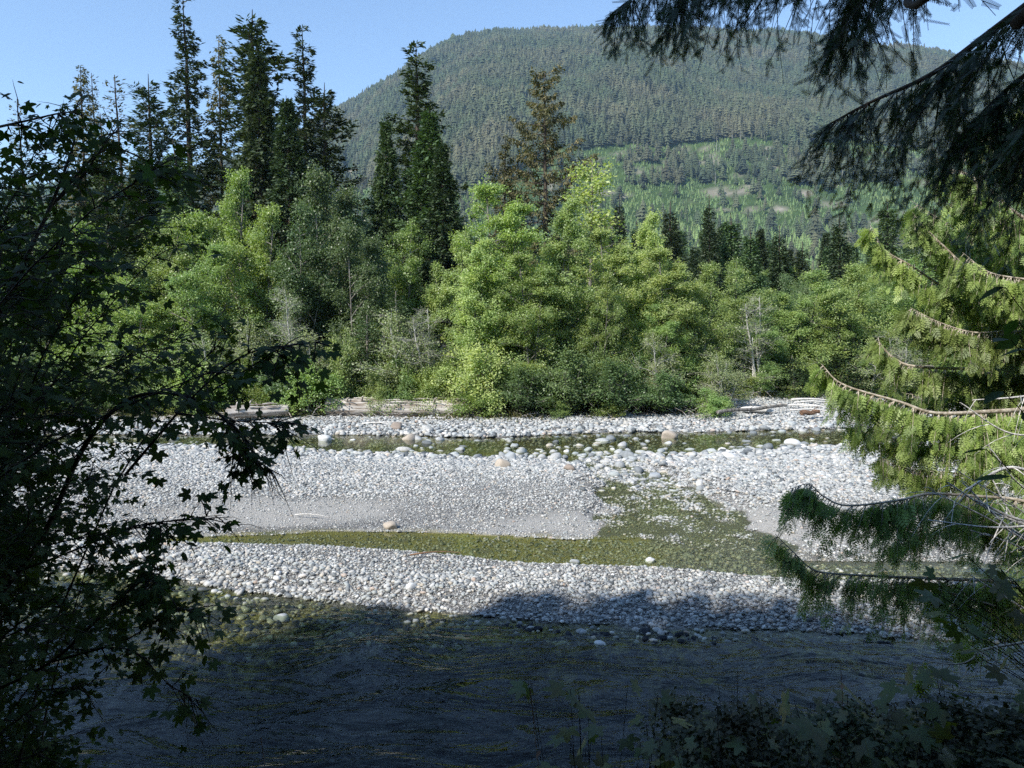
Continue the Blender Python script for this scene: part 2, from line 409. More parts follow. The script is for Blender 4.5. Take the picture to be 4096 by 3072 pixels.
def height(x, y):
    x = np.asarray(x, float); y = np.asarray(y, float)
    wob = (fbm(x, y, 3.0, 5) - 0.5) * 0.9
    yy = y + wob * 0.5
    nz = (fbm(x, y, 1.6, 11) - 0.5)
    m0, s0, s1, f0, f1 = e_main(x), e_mid0(x), e_mid1(x), e_far0(x) - 1.0, e_far1(x) + 0.3
    # main river bed
    z = -0.04 - 0.42 * sst(0, 3.2, m0 - yy) + nz * 0.10
    bar1 = np.minimum(sst(0, 0.9, yy - m0), sst(0, 0.5, s0 - yy)) * 0.20 + nz * 0.06
    z = np.where(yy > m0, bar1, z)
    z = np.where((yy > s0) & (yy < s1), -0.055 + nz * 0.09, z)
    bar2 = np.minimum(sst(0, 4.5, yy - s1) * 0.26, sst(0, 4.5, f0 - yy) * 0.26) + nz * 0.05 + 0.01
    sd = side_dist(x, y) + wob * 0.5 + (fbm(x, y, 1.1, 61) - .5) * 1.9 - 0.2
    bar2 = np.where(sd < 0.9, np.minimum(bar2, -0.03 + nz * 0.08 + (fbm(x, y, .55, 62) - .5) * .10 + 0.25 * sst(0, 0.9, sd)), bar2)
    z = np.where(yy > s1, bar2, z)
    z = np.where((yy > f0) & (yy < f1), -0.10 + nz * 0.09, z)
    far = 0.03 + 0.28 * sst(0, 4.5, yy - f1) + 0.4 * sst(3.5, 9, yy - f1) + nz * 0.10
    z = np.where(yy >= f1, far, z)
    # near bank
    wdt = 3.1 + 5.6 * sst(-0.2, 2.6, x) + 1.6 * sst(-1.6, -4.5, x) + 3.5 * sst(6.0, 9.0, x)
    nb = 3.35 * (1 - sst(0.9, 0.9 + 1.0 * wdt, y + wob * 0.5)) - 0.5 + (fbm(x, y, 0.9, 21) - 0.5) * 0.25
    nb = np.where(y < 0.9, 3.35 - 0.5 + 0.45 + (fbm(x, y, 2, 21) - 0.5) * 0.2, nb + 0.45 * (1 - sst(0.9, 2.5, y)))
    return np.maximum(z, nb)

def ground_z(x, y): return float(height(np.array([x]), np.array([y]))[0])

# ------------------------------------------------------------------ ground sheet
def grid_mesh(name, xs, ys, zf, mat, attrs=None, smooth=True):
    X, Y = np.meshgrid(xs, ys)
    Z = zf(X, Y)
    V = np.stack([X, Y, Z], -1).reshape(-1, 3)
    nx, ny = len(xs), len(ys)
    i = (np.arange(ny - 1)[:, None] * nx + np.arange(nx - 1)[None]).ravel()
    F = np.stack([i, i + 1, i + nx + 1, i + nx], -1)
    g = Geo(); g.add(V, F)
    me = g.mesh(name, mat, smooth)
    for k, f in (attrs or {}).items():
        a = me.attributes.new(k, 'FLOAT', 'POINT')
        a.data.foreach_set('value', f(X, Y).astype(np.float32).ravel())
    return me

def deep_shade_f(x, y):
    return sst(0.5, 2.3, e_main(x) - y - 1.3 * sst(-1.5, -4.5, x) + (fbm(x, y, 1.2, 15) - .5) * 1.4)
def algae_f(x, y):
    return np.clip(0.8 * ((y < e_mid1(x) + .3) & (y > e_mid0(x) - .3)) * sst(4.2, 2.2, x) + .5 * (y > e_far0(x) - 2) + .45 * (y < e_main(x)), 0, 1)
def sand_f(x, y, bed=True):
    m = sst(0.45, 0.62, fbm(x, y, 4.5, 33, 3))
    p = [on_water(1150, 2060), on_water(2350, 2110), on_water(3130, 2110), on_water(900, 2075)]
    r = [(3.6, 1.1), (3.3, 1.1), (2.4, 1.9), (2.2, 1.0)]
    s = 0 * m
    for (px, py), (rx, ry) in zip(p, r):
        s = np.maximum(s, sst(1.25, 0.55, np.hypot((x - px) / rx, (y - py) / ry) + (fbm(x, y, 1.0, 8) - .5) * .7))
    wetb = ((y > e_mid0(x) - .2) & (y < e_mid1(x) + .2)) | ((side_dist(x, y) < .5) & (y > e_mid1(x)))
    return np.clip(np.maximum(s, 0.0) + 0.12 * m + (0.75 * wetb if bed else 0), 0, 1)

def soil_f(x, y):
    far = sst(3.2, 5.5, y - e_far1(x) - 4.5 * sst(.24, .32, x / np.maximum(y, 1)) + (fbm(x, y, 2, 9) - .5) * 3)
    near = sst(0.25, 0.6, height(x, y)) * (y < e_main(x) - 1)
    return np.clip(far + near, 0, 1)

def warp(a, b, n, c, k):
    t = np.linspace(0, 1, n)
    return a + (b - a) * t
ys = np.concatenate([np.arange(-30, 1, 0.8), np.arange(1, 12, 0.2), np.arange(12, 38, 0.16), np.arange(38, 110, 0.8)])
xs = np.concatenate([np.arange(-110, -32, 1.5), np.arange(-32, 32, 0.19), np.arange(32, 111, 1.5)])
ground = link('ground', grid_mesh('ground', xs, ys, height, M['ground'], {'sand': sand_f, 'soil': soil_f, 'deep': deep_shade_f, 'algae': algae_f}))
tag(ground, kind='structure')
wx = np.linspace(-110, 110, 60); wy = np.linspace(0.5, 37.5, 20)
water = link('river_water', grid_mesh('river_water', wx, wy, lambda x, y: 0 * x, M['water']))
tag(water, kind='structure')

# ------------------------------------------------------------------ stones
bpy_ico = {}
def ico(sub):
    if sub not in bpy_ico:
        import bmesh
        bm = bmesh.new(); bmesh.ops.create_icosphere(bm, subdivisions=sub, radius=1)
        bpy_ico[sub] = (np.array([v.co[:] for v in bm.verts]), np.array([[v.index for v in f.verts] for f in bm.faces]))
        bm.free()
    return bpy_ico[sub]

def rock_geo(sub, seed, flat=0.62):
    V, F = ico(sub); r = np.random.default_rng(seed)
    V = V.copy()
    for k in range(7):                        # a few worn facets
        n = unit(r.normal(size=3)); h = r.uniform(0.55, 0.92)
        dd = V @ n
        V = V - np.maximum(dd - h, 0)[:, None] * n * 0.8
    V *= 1 + 0.10 * np.sin(V @ r.normal(size=3) * 2.2 + r.uniform(0, 6))[:, None]
    V *= np.array([1, r.uniform(0.62, 0.9), flat * r.uniform(0.75, 1.15)])
    return V, F

def hidden_coll(name):
    return bpy.data.collections.new(name)

def scatter(name, P, Sc, Rt, idx, protos, mat=None):
    """one object of uncountable stuff: points carrying small shapes"""
    col = hidden_coll(name + '_shapes')
    for k, me in enumerate(protos):
        o = bpy.data.objects.new('%s_shape_%02d' % (name, k), me); col.objects.link(o)
    me = bpy.data.meshes.new(name)
    me.vertices.add(len(P)); me.vertices.foreach_set('co', np.asarray(P, np.float32).ravel())
    for nm, arr, ty, key in (('sc', Sc, 'FLOAT_VECTOR', 'vector'), ('rt', Rt, 'FLOAT_VECTOR', 'vector'), ('ix', idx, 'INT', 'value')):
        a = me.attributes.new(nm, ty, 'POINT')
        a.data.foreach_set(key, np.asarray(arr, np.int32 if ty == 'INT' else np.float32).ravel())
    o = link(name, me)
    ng = bpy.data.node_groups.new(name + '_nodes', 'GeometryNodeTree')
    ng.interface.new_socket('Geometry', in_out='INPUT', socket_type='NodeSocketGeometry')
    ng.interface.new_socket('Geometry', in_out='OUTPUT', socket_type='NodeSocketGeometry')
    N = ng.nodes.new; L = ng.links.new
    gi = N('NodeGroupInput'); go = N('NodeGroupOutput')
    ci = N('GeometryNodeCollectionInfo'); ci.inputs['Collection'].default_value = col
    ci.inputs['Separate Children'].default_value = True; ci.inputs['Reset Children'].default_value = True
    ip = N('GeometryNodeInstanceOnPoints'); ip.inputs['Pick Instance'].default_value = True
    def na(nm, ty):
        n = N('GeometryNodeInputNamedAttribute'); n.data_type = ty; n.inputs['Name'].default_value = nm; return n.outputs['Attribute']
    L(gi.outputs[0], ip.inputs['Points']); L(ci.outputs[0], ip.inputs['Instance'])
    L(na('ix', 'INT'), ip.inputs['Instance Index']); L(na('rt', 'FLOAT_VECTOR'), ip.inputs['Rotation']); L(na('sc', 'FLOAT_VECTOR'), ip.inputs['Scale'])
    L(ip.outputs[0], go.inputs[0])
    md = o.modifiers.new('scatter', 'NODES'); md.node_group = ng
    tag(o, kind='stuff')
    return o

def shape_mesh(name, V, F, mat, smooth=True):
    g = Geo(); g.add(V, F); return g.mesh(name, mat, smooth)
rocks_small = [shape_mesh('cobble_%d' % k, *rock_geo(1, 100 + k), M['stone']) for k in range(6)]
rocks_mid = [shape_mesh('stone_%d' % k, *rock_geo(2, 200 + k, 0.68), M['stone']) for k in range(10)]

def in_view(x, y, pad=0.06):
    return np.abs(x) < y * (0.70 + pad) + 0.5

def size_field(x, y):
    """typical cobble radius in metres"""
    m0, s0, s1, f0, f1 = e_main(x), e_mid0(x), e_mid1(x), e_far0(x), e_far1(x)
    s = np.full(x.shape, 0.036)
    b1 = (y > m0) & (y <= s0)
    s = np.where(b1, 0.044 - 0.017 * sst(0.3, 2.2, y - m0), s)
    t = np.clip((y - s1) / (f0 - s1), 0, 1)
    b2 = (y > s1) & (y < f0)
    u = x / np.maximum(y, 1)
    b2s = 0.025 + 0.042 * t ** 1.3 + 0.045 * sst(0.72, 0.96, t) + 0.018 * sst(0.05, 0.22, u) * sst(0.25, 0.6, t)
    s = np.where(b2, b2s, s)
    s = np.where((y >= f0) & (y < f1), 0.07, s)
    s = np.where(y >= f1, 0.10 - 0.04 * sst(1.0, 4.5, y - f1), s)
    s = np.where(y < m0, 0.06, s)
    band = 0.62 + 0.75 * fbm(x * .55, y * 1.5, 2.6, 51, 3) ** 1.3
    return s * band * 0.92

def cobbles(n, ylo, yhi, mult, seed, keep, name, protos, emb=0.25, spread=0.52):
    r = np.random.default_rng(seed)
    y = np.sqrt(r.uniform(ylo ** 2, yhi ** 2, n)); x = r.uniform(-0.78, 0.78, n) * y
    k = r.uniform(0, 1, n) < keep(x, y); x = x[k]; y = y[k]; n = len(x)
    s = size_field(x, y) * mult * np.minimum(np.exp(r.normal(0, spread, n)), 1.9)
    z = height(x, y)
    P = np.stack([x, y, z + s * (0.5 - emb)], -1)
    Sc = np.stack([s * r.uniform(0.9, 1.35, n), s, s * r.uniform(0.75, 1.1, n)], -1)
    Rt = np.stack([r.normal(0, 0.28, n), r.normal(0, 0.28, n), r.uniform(0, 6.28, n)], -1)
    o = scatter(name, P, Sc, Rt, r.integers(0, len(protos), n), protos)
    return o

def keep_gravel(x, y):
    z = height(x, y); f1 = e_far1(x); m0 = e_main(x)
    p = np.where(z > -0.01, 1.0, np.where(y > e_far0(x) - 2, 0.24, 0.58))
    p = p * (1 - 0.72 * sand_f(x, y, False))
    sd = side_dist(x, y)
    p = np.where((sd < 0.3) & (y > e_mid1(x)), np.maximum(p, .75 * sst(.25, .55, fbm(x, y, .8, 4)) + .25), p)
    p = np.where(y < m0, 0.35 * sst(2.5, 0.2, m0 - y), p)
    p = np.where(y > f1 + 4.5 + 4.5 * sst(.24, .32, x / y), p * 0.12, p)
    return p
def keep_fine(x, y):
    z = height(x, y)
    return np.where((side_dist(x, y) < .2) & (y > e_mid0(x) + .6), .7, 0) + np.where((z > -0.03) & (y > e_main(x)) & (y < e_far1(x) + 5), 1 - 0.35 * sand_f(x, y, False), 0.34 * (y > e_main(x)))
def dens_keep(base):
    def f(x, y):
        s = size_field(x, y)
        return base(x, y) * np.clip((0.035 / s) ** 1.7, 0.04, 1.0)
    return f
cobbles(360000, 11.2, 43.5, 1.0, 3, dens_keep(keep_gravel), 'cobbles', rocks_small)['label'] = 'pale grey river cobbles covering the gravel bars'
cobbles(180000, 11.2, 27, 0.5, 4, keep_fine, 'pebbles', rocks_small, 0.15, 0.3)['label'] = 'small pale pebbles between the cobbles of the gravel bar'
def keep_bed(x, y):
    return np.where(y < e_main(x) - 0.2, 1.0, 0)
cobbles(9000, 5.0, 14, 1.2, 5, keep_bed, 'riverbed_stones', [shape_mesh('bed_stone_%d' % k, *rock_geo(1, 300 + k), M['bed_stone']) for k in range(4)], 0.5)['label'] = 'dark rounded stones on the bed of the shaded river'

# the 300 stones that show largest, each its own piece of the ground
def big_stones():
    r = np.random.default_rng(12)
    out = []
    n = 15000
    y = np.sqrt(r.uniform(13.2 ** 2, 37.5 ** 2, n)); x = r.uniform(-0.68, 0.70, n) * y
    f0, f1, m0, s0, s1 = e_far0(x), e_far1(x), e_main(x), e_mid0(x), e_mid1(x)
    wgt = 0.22 * np.exp(-((y - f1 - 0.5) / 0.7) ** 2) + 0.5 * np.exp(-((y - f0 + 0.8) / 1.0) ** 2) + 0.16 * ((y > f0) & (y < f1)) \
        + 0.25 * (side_dist(x, y) < 1.2) * (y > s1) * sst(19, 24, y) + 0.10 * np.exp(-((y - m0) / 0.4) ** 2) + 0.04 * ((y > s0) & (y < s1)) + 0.02
    wgt *= 0.35 + 0.9 * sst(-0.25, 0.12, x / y)
    k = r.uniform(0, 1, n) < wgt * 0.55
    x, y = x[k], y[k]
    s = np.clip(np.exp(r.normal(-1.98, 0.36, len(x))), 0.08, 0.36) * np.interp(y, [12.5, 15, 20, 28], [.33, .36, .55, 1.0])
    o = np.argsort(-s / y)
    keep = []
    for i in o:
        if all((x[i] - x[j]) ** 2 + (y[i] - y[j]) ** 2 > (0.85 * (s[i] + s[j])) ** 2 for j in keep): keep.append(i)
        if len(keep) >= 290: break
    return [(x[i], y[i], s[i]) for i in keep]
for x, y, s in big_stones():
    o = link('stone', rocks_mid[rng.integers(10)], ground, (x, y, ground_z(x, y) + s * 0.22))
    o.scale = (s * rng.uniform(0.9, 1.3), s, s * rng.uniform(0.8, 1.15)); o.rotation_euler = (rng.normal(0, .2), rng.normal(0, .2), rng.uniform(0, 6.28))

def pale_mat(name, c):
    m, n, N, L = new_mat(name)
    out = N('ShaderNodeOutputMaterial'); b = N('ShaderNodeBsdfPrincipled'); b.inputs['Roughness'].default_value = 0.8
    no = N('ShaderNodeTexNoise'); no.inputs['Scale'].default_value = 5; no.inputs['Detail'].default_value = 6
    tc = N('ShaderNodeTexCoord'); L(tc.outputs['Object'], no.inputs['Vector'])
    cr = N('ShaderNodeValToRGB'); cr.color_ramp.elements[0].color = rgb([v * 0.75 for v in c]); cr.color_ramp.elements[1].color = rgb([min(v * 1.2, .8) for v in c])
    L(no.outputs['Fac'], cr.inputs[0]); L(cr.outputs[0], b.inputs['Base Color']); L(b.outputs[0], out.inputs['Surface'])
    return m
M['tan_rock'] = pale_mat('tan_boulder', (0.42, 0.36, 0.29)); M['white_rock'] = pale_mat('white_boulder', (0.62, 0.62, 0.60)); M['brown_rock'] = pale_mat('brown_boulder', (0.27, 0.22, 0.18))
M['grey_rock'] = pale_mat('grey_boulder', (0.33, 0.35, 0.36))
for u, v, s, mt, lab in [
    (1560, 2100, .24, 'tan_rock', 'lone round tan boulder at the upper edge of the green side stream'),
    (2400, 2548, .13, 'white_rock', 'single pale stone poking out of the shaded river'),
    (3172, 1772, .52, 'white_rock', 'white wedge shaped boulder at the near edge of the far stream'),
    (2676, 1742, .55, 'tan_rock', 'big rounded tan boulder standing in the far edge of the far stream'),
    (1586, 1716, .42, 'brown_rock', 'dark brown boulder on the far cobble bank below the big log'),
    (2600, 2222, .15, 'white_rock', 'smooth white stone sitting in the green side stream'),
    (2300, 2228, .14, 'grey_rock', 'rounded grey stone with pale crest in the green side stream'),
    (1635, 1748, .42, 'tan_rock', 'flat topped tan boulder at the far stream below the brown boulder'),
    (1298, 1752, .50, 'white_rock', 'long pale boulder lying half in the far stream on the left'),
    (2040, 1830, .36, 'grey_rock', 'large light grey boulder on the near side of the far stream'),
    (2010, 1880, .34, 'tan_rock', 'tan cobble cluster boulder above the middle of the gravel bar'),
    (2925, 1835, .36, 'white_rock', 'egg shaped white boulder on the right gravel bar'),
    (1642, 2370, .15, 'white_rock', 'pale angular stone at the near shore above the shade line'),
    (1122, 2436, .17, 'grey_rock', 'upright grey stone in shallow water beside the near shore'),
    (2620, 1895, .28, 'grey_rock', 'blocky grey stone in the rocky side channel'),
    (2280, 1900, .30, 'brown_rock', 'dark wet boulder at the head of the rocky side channel')]:
    gx, gy = on_water(u, v, 0.1)
    o = link('boulder', shape_mesh('boulder', *rock_geo(3, int(u), 0.75), M[mt]), None, (gx, gy, ground_z(gx, gy) + s * 0.28))
    s *= .78
    o.scale = (s, s, s); o.rotation_euler = (0.1, 0.1, u * 0.7 % 1.2 - 0.6)
    tag(o, lab, 'boulder', 'boulders of the riverbed')

# ------------------------------------------------------------------ mountain
RID = np.array([(-4000, 900), (-1200, 900), (0, 800), (400, 745), (800, 700), (1100, 612), (1300, 525), (1400, 468), (1480, 405), (1560, 345), (1640, 296), (1720, 250), (1800, 205), (1900, 166), (1990, 146), (2060, 150), (2150, 142),
                (2250, 137), (2400, 134), (2600, 134), (2750, 139), (2900, 148), (3100, 158), (3250, 170), (3400, 205), (3600, 226), (3700, 242), (3850, 290), (4096, 350), (4600, 480), (6500, 800)], float)
def ridge_el(tanaz):
    uu = 512 * 4 + tanaz * FPX * 4
    v = np.interp(uu, RID[:, 0], RID[:, 1])
    b = (384 - v / 4) / FPX
    return (b * math.cos(PITCH) - math.sin(PITCH)) / (math.cos(PITCH) + b * math.sin(PITCH))
RD = 2750.0
def mount_z(x, y):
    y2 = np.maximum(y, 1.0)
    ta = np.clip(x / y2, -3, 3)
    el = ridge_el(ta) / 0.402
    t = y / RD
    prof = np.interp(t, [0, 0.16, 0.26, 0.36, 0.50, 0.64, 0.82, 0.93, 1.0, 1.1, 1.5, 2.5], [0, 0.0, 0.045, 0.135, 0.33, 0.52, 0.80, 0.935, 1.0, 1.01, 0.7, 0.1])
    # prof is the share of the tangent of the ridge's elevation reached times distance share
    z = prof * el * 0.402 * RD
    gully = (fbm(x * 1.0, y * 0.35, 300, 71, 5) - 0.5) * 170 * sst(0.3, 0.6, t) * sst(1.02, 0.85, t)
    z = z + gully + (fbm(x, y, 90, 72, 3) - 0.5) * 16 * sst(0.2, 0.4, t)
    base = 1.0 + (fbm(x, y, 120, 73, 2) - 0.5) * 3
    z = np.maximum(z + base, base)
    z = np.where((y < 115) & (np.abs(x) < 120), -3.0, z)
    return z
def mount_mat():
    m, n, N, L = new_mat('mountain_forest_floor')
    out = N('ShaderNodeOutputMaterial'); b = N('ShaderNodeBsdfPrincipled'); b.inputs['Roughness'].default_value = 1
    b.inputs['Specular IOR Level'].default_value = 0.0
    geo = N('ShaderNodeNewGeometry'); no = N('ShaderNodeTexNoise'); no.inputs['Scale'].default_value = 0.03; no.inputs['Detail'].default_value = 10
    L(geo.outputs['Position'], no.inputs['Vector'])
    cr = N('ShaderNodeValToRGB'); e = cr.color_ramp.elements
    e[0].position = 0.3; e[0].color = (0.03, 0.05, 0.02, 1); e[1].position = 0.62; e[1].color = (0.06, 0.095, 0.03, 1)
    L(no.outputs['Fac'], cr.inputs[0])
    at_ = N('ShaderNodeAttribute'); at_.attribute_name = 'bare'
    n2 = N('ShaderNodeTexNoise'); n2.inputs['Scale'].default_value = 0.12; n2.inputs['Detail'].default_value = 8; L(geo.outputs['Position'], n2.inputs['Vector'])
    rk = N('ShaderNodeValToRGB'); rk.color_ramp.elements[0].color = (0.17, 0.14, 0.11, 1); rk.color_ramp.elements[1].color = (0.42, 0.37, 0.31, 1)
    L(n2.outputs['Fac'], rk.inputs[0])
    mx = N('ShaderNodeMix'); mx.data_type = 'RGBA'; L(at_.outputs['Fac'], mx.inputs[0]); L(cr.outputs[0], mx.inputs[6]); L(rk.outputs[0], mx.inputs[7])
    L(mx.outputs[2], b.inputs['Base Color']); L(b.outputs[0], out.inputs['Surface'])
    return m
def px_of(x, y, z):
    """where a far point would be seen in the photograph (used only to read the clearing's outline off it)"""
    f = y * math.cos(PITCH) - (z - CAMZ) * math.sin(PITCH); up = y * math.sin(PITCH) + (z - CAMZ) * math.cos(PITCH)
    f = np.maximum(f, 1)
    return 4 * (512 + x / f * FPX), 4 * (384 - up / f * FPX)
CL_TOP = np.array([(-3000, 760), (1300, 700), (1400, 690), (1500, 735), (1700, 800), (1860, 735), (1950, 740), (2050, 700), (2150, 640), (2230, 600), (2330, 590), (2600, 590), (2750, 575), (3000, 560), (3300, 580), (3700, 590), (4100, 610), (6500, 650)], float)
def clearing(x, y, z):
    u, v = px_of(x, y, z)
    b = np.interp(u, CL_TOP[:, 0], CL_TOP[:, 1]) + (fbm(x, y, 60, 81, 3) - 0.5) * 50
    return v - b          # positive: below the edge of the old forest
def bare_f(x, y):
    z = mount_z(x, y); u, v = px_of(x, y, z); c = clearing(x, y, z)
    nn = fbm(x, y, 28, 85, 3)
    a = sst(0.66, 0.72, nn) * (c > 5) * (v < 900) * (u > 2050) * 0.6
    for (bu, bv, ru, rv) in [(3225, 778, 34, 14), (3120, 835, 30, 10), (3455, 835, 16, 6), (3090, 590, 40, 7), (1410, 690, 36, 12), (1450, 360, 55, 26), (1510, 300, 30, 16), (2705, 600, 26, 8), (2545, 640, 14, 10), (3060, 640, 20, 6)]:
        a = np.maximum(a, sst(1.3, 0.7, np.hypot((u - bu) / ru, (v - bv) / rv) + (fbm(x, y, 12, 4) - .5) * .8))
    return a
mxs = np.arange(-2600, 2601, 20.0); mys = np.concatenate([np.arange(-500, 400, 60.0), np.arange(400, 3000, 16.0), np.arange(3000, 6000, 150.0)])
mountain = link('mountain', grid_mesh('mountain', mxs, mys, mount_z, mount_mat(), {'bare': bare_f}))
tag(mountain, kind='structure')

def mini_conifer(seed, layers=5, arms=7, slim=0.17, base=0.12, twist=0.2):
    r = np.random.default_rng(seed); V = []; F = []
    for k in range(layers):
        t = base + (1 - base) * k / layers
        zt = min(1.0, t + (1 - base) / layers * 1.75)
        rr = slim * (1 - t) ** 0.8 * r.uniform(0.8, 1.15) + 0.012
        a0 = r.uniform(0, 6.28); top = len(V); V.append((0, 0, zt))
        for j in range(arms):
            a = a0 + j * 6.283 / arms
            rj = rr * r.uniform(0.65, 1.25)
            V.append((math.cos(a) * rj, math.sin(a) * rj, t - 0.02 + r.uniform(-0.03, 0.02)))
            V.append((math.cos(a + 3.14 / arms) * rj * 0.42, math.sin(a + 3.14 / arms) * rj * 0.42, t + 0.045))
        m = arms * 2
        for j in range(m): F.append((top, top + 1 + j, top + 1 + (j + 1) % m))
    return np.array(V, float), np.array(F)
def with_trunk(VF, mat, name, tr=0.012):
    g = Geo(); g.add(VF[0], VF[1])
    tv, tf = tube([(0, 0, -0.05), (0, 0, 0.35)], [tr, tr * 0.7], 3); g.add(tv, tf, 1.0)
    return g.mesh(name, mat, False)
far_shapes = [with_trunk(mini_conifer(k, 6, 6, s, b), M['far_conifer'], 'far_conifer_%d' % k) for k, (s, b) in enumerate([(0.15, .15), (0.19, .2), (0.13, .3), (0.17, .1), (0.21, .25), (0.12, .4)])]
young_shapes = [with_trunk(mini_conifer(20 + k, 4, 6, s, 0.02), M['young_conifer'], 'young_conifer_%d' % k) for k, s in enumerate([0.24, 0.3, 0.36, 0.2])]
def stem_mesh():
    g = Geo(); tv, tf = tube([(0, 0, 0), (0.01, 0, 0.5), (0.0, 0.01, 1)], [0.02, 0.014, 0.008], 4); g.add(tv, tf)
    return g.mesh('bare_snag', M['bark_pale'], False)

def far_forest():
    r = np.random.default_rng(5)
    n = 330000
    y = np.sqrt(r.uniform(420 ** 2, 3150 ** 2, n)); x = r.uniform(-0.78, 0.78, n) * y
    z = mount_z(x, y)
    # dense forest: one tree per 60 m2 or so, thinner in the clear-cut
    c = clearing(x, y, z); nn = fbm(x, y, 70, 90, 3); u, v = px_of(x, y, z)
    bare = bare_f(x, y)
    old = np.where(c < 0, 0.62 * sst(.22, .42, nn) + .12, np.where((v > 625) & (v < 745) & (u > 2500), 0.40 * sst(0.40, 0.56, nn), 0.06 * sst(0.42, .6, nn)))
    old = np.where((c > 0) & (u < 2300), 0.10 * sst(.4, .6, nn), old)
    old = np.where(v > 905, 0.05, old)
    old *= (1 - bare)
    k = r.uniform(0, 1, n) < old
    ko = np.nonzero(k)[0][:120000]
    h = np.clip(r.normal(25, 7, len(ko)), 8, 46) * np.where(c[ko] < 0, 1.0, 0.8)
    wd = r.uniform(1.0, 2.1, len(ko)) * (1 + .5 * fbm(x[ko], y[ko], 60, 3))
    P = np.stack([x[ko], y[ko], z[ko] - 0.5], -1)
    o = scatter('far_forest', P, np.stack([h * wd, h * wd, h], -1), np.stack([r.normal(0, .02, len(ko)), r.normal(0, .02, len(ko)), r.uniform(0, 6.28, len(ko))], -1), r.integers(0, 6, len(ko)), far_shapes)
    tag(o, 'dark conifer forest covering the mountain above the logged slope', 'forest')
    yk = (c > 0) & (v < 1250) & (bare < 0.5) & (y > 420) & (r.uniform(0, 1, n) < 0.75)
    ky = np.nonzero(yk)[0]
    h = np.clip(r.normal(4.4, 1.3, len(ky)), 2.0, 9) * (1 + 0.7 * sst(850, 1000, v[ky]))
    P = np.stack([x[ky], y[ky], z[ky] - 0.3], -1)
    o = scatter('young_forest', P, np.stack([h, h, h], -1), np.stack([0 * h, 0 * h, r.uniform(0, 6.28, len(ky))], -1), r.integers(0, 4, len(ky)), young_shapes)
    tag(o, 'bright green young conifers regrowing on the logged lower slope', 'young forest')
    ks = np.nonzero((c > -25) & (v < 760) & (r.uniform(0, 1, n) < 0.006) & (u > 1800))[0]
    h = r.uniform(14, 28, len(ks))
    P = np.stack([x[ks], y[ks], z[ks] - 0.5], -1)
    o = scatter('bare_snags', P, np.stack([h, h, h], -1), np.zeros((len(ks), 3)), 0 * ks, [stem_mesh()])
    tag(o, 'pale dead standing trunks scattered over the logged slope', 'snags')
far_forest()

# ------------------------------------------------------------------ haze
def haze():
    g = Geo()
    x0, x1, y0, y1, z0, z1 = -3300, 3300, -600, 3400, -8, 1260
    V = [(x, y, z) for z in (z0, z1) for y in (y0, y1) for x in (x0, x1)]
    g.add(V, [(0, 2, 3, 1), (4, 5, 7, 6), (0, 1, 5, 4), (2, 6, 7, 3), (0, 4, 6, 2), (1, 3, 7, 5)])
    m, n, N, L = new_mat('thin_air_haze')
    out = N('ShaderNodeOutputMaterial'); v = N('ShaderNodeVolumePrincipled')
    v.inputs['Color'].default_value = (0.45, 0.70, 1.0, 1); v.inputs['Density'].default_value = HAZE; v.inputs['Anisotropy'].default_value = 0.0
    L(v.outputs[0], out.inputs['Volume'])
    o = link('haze', g.mesh('haze', m)); tag(o, kind='stuff'); return o
HAZE = 0.000075
haze()

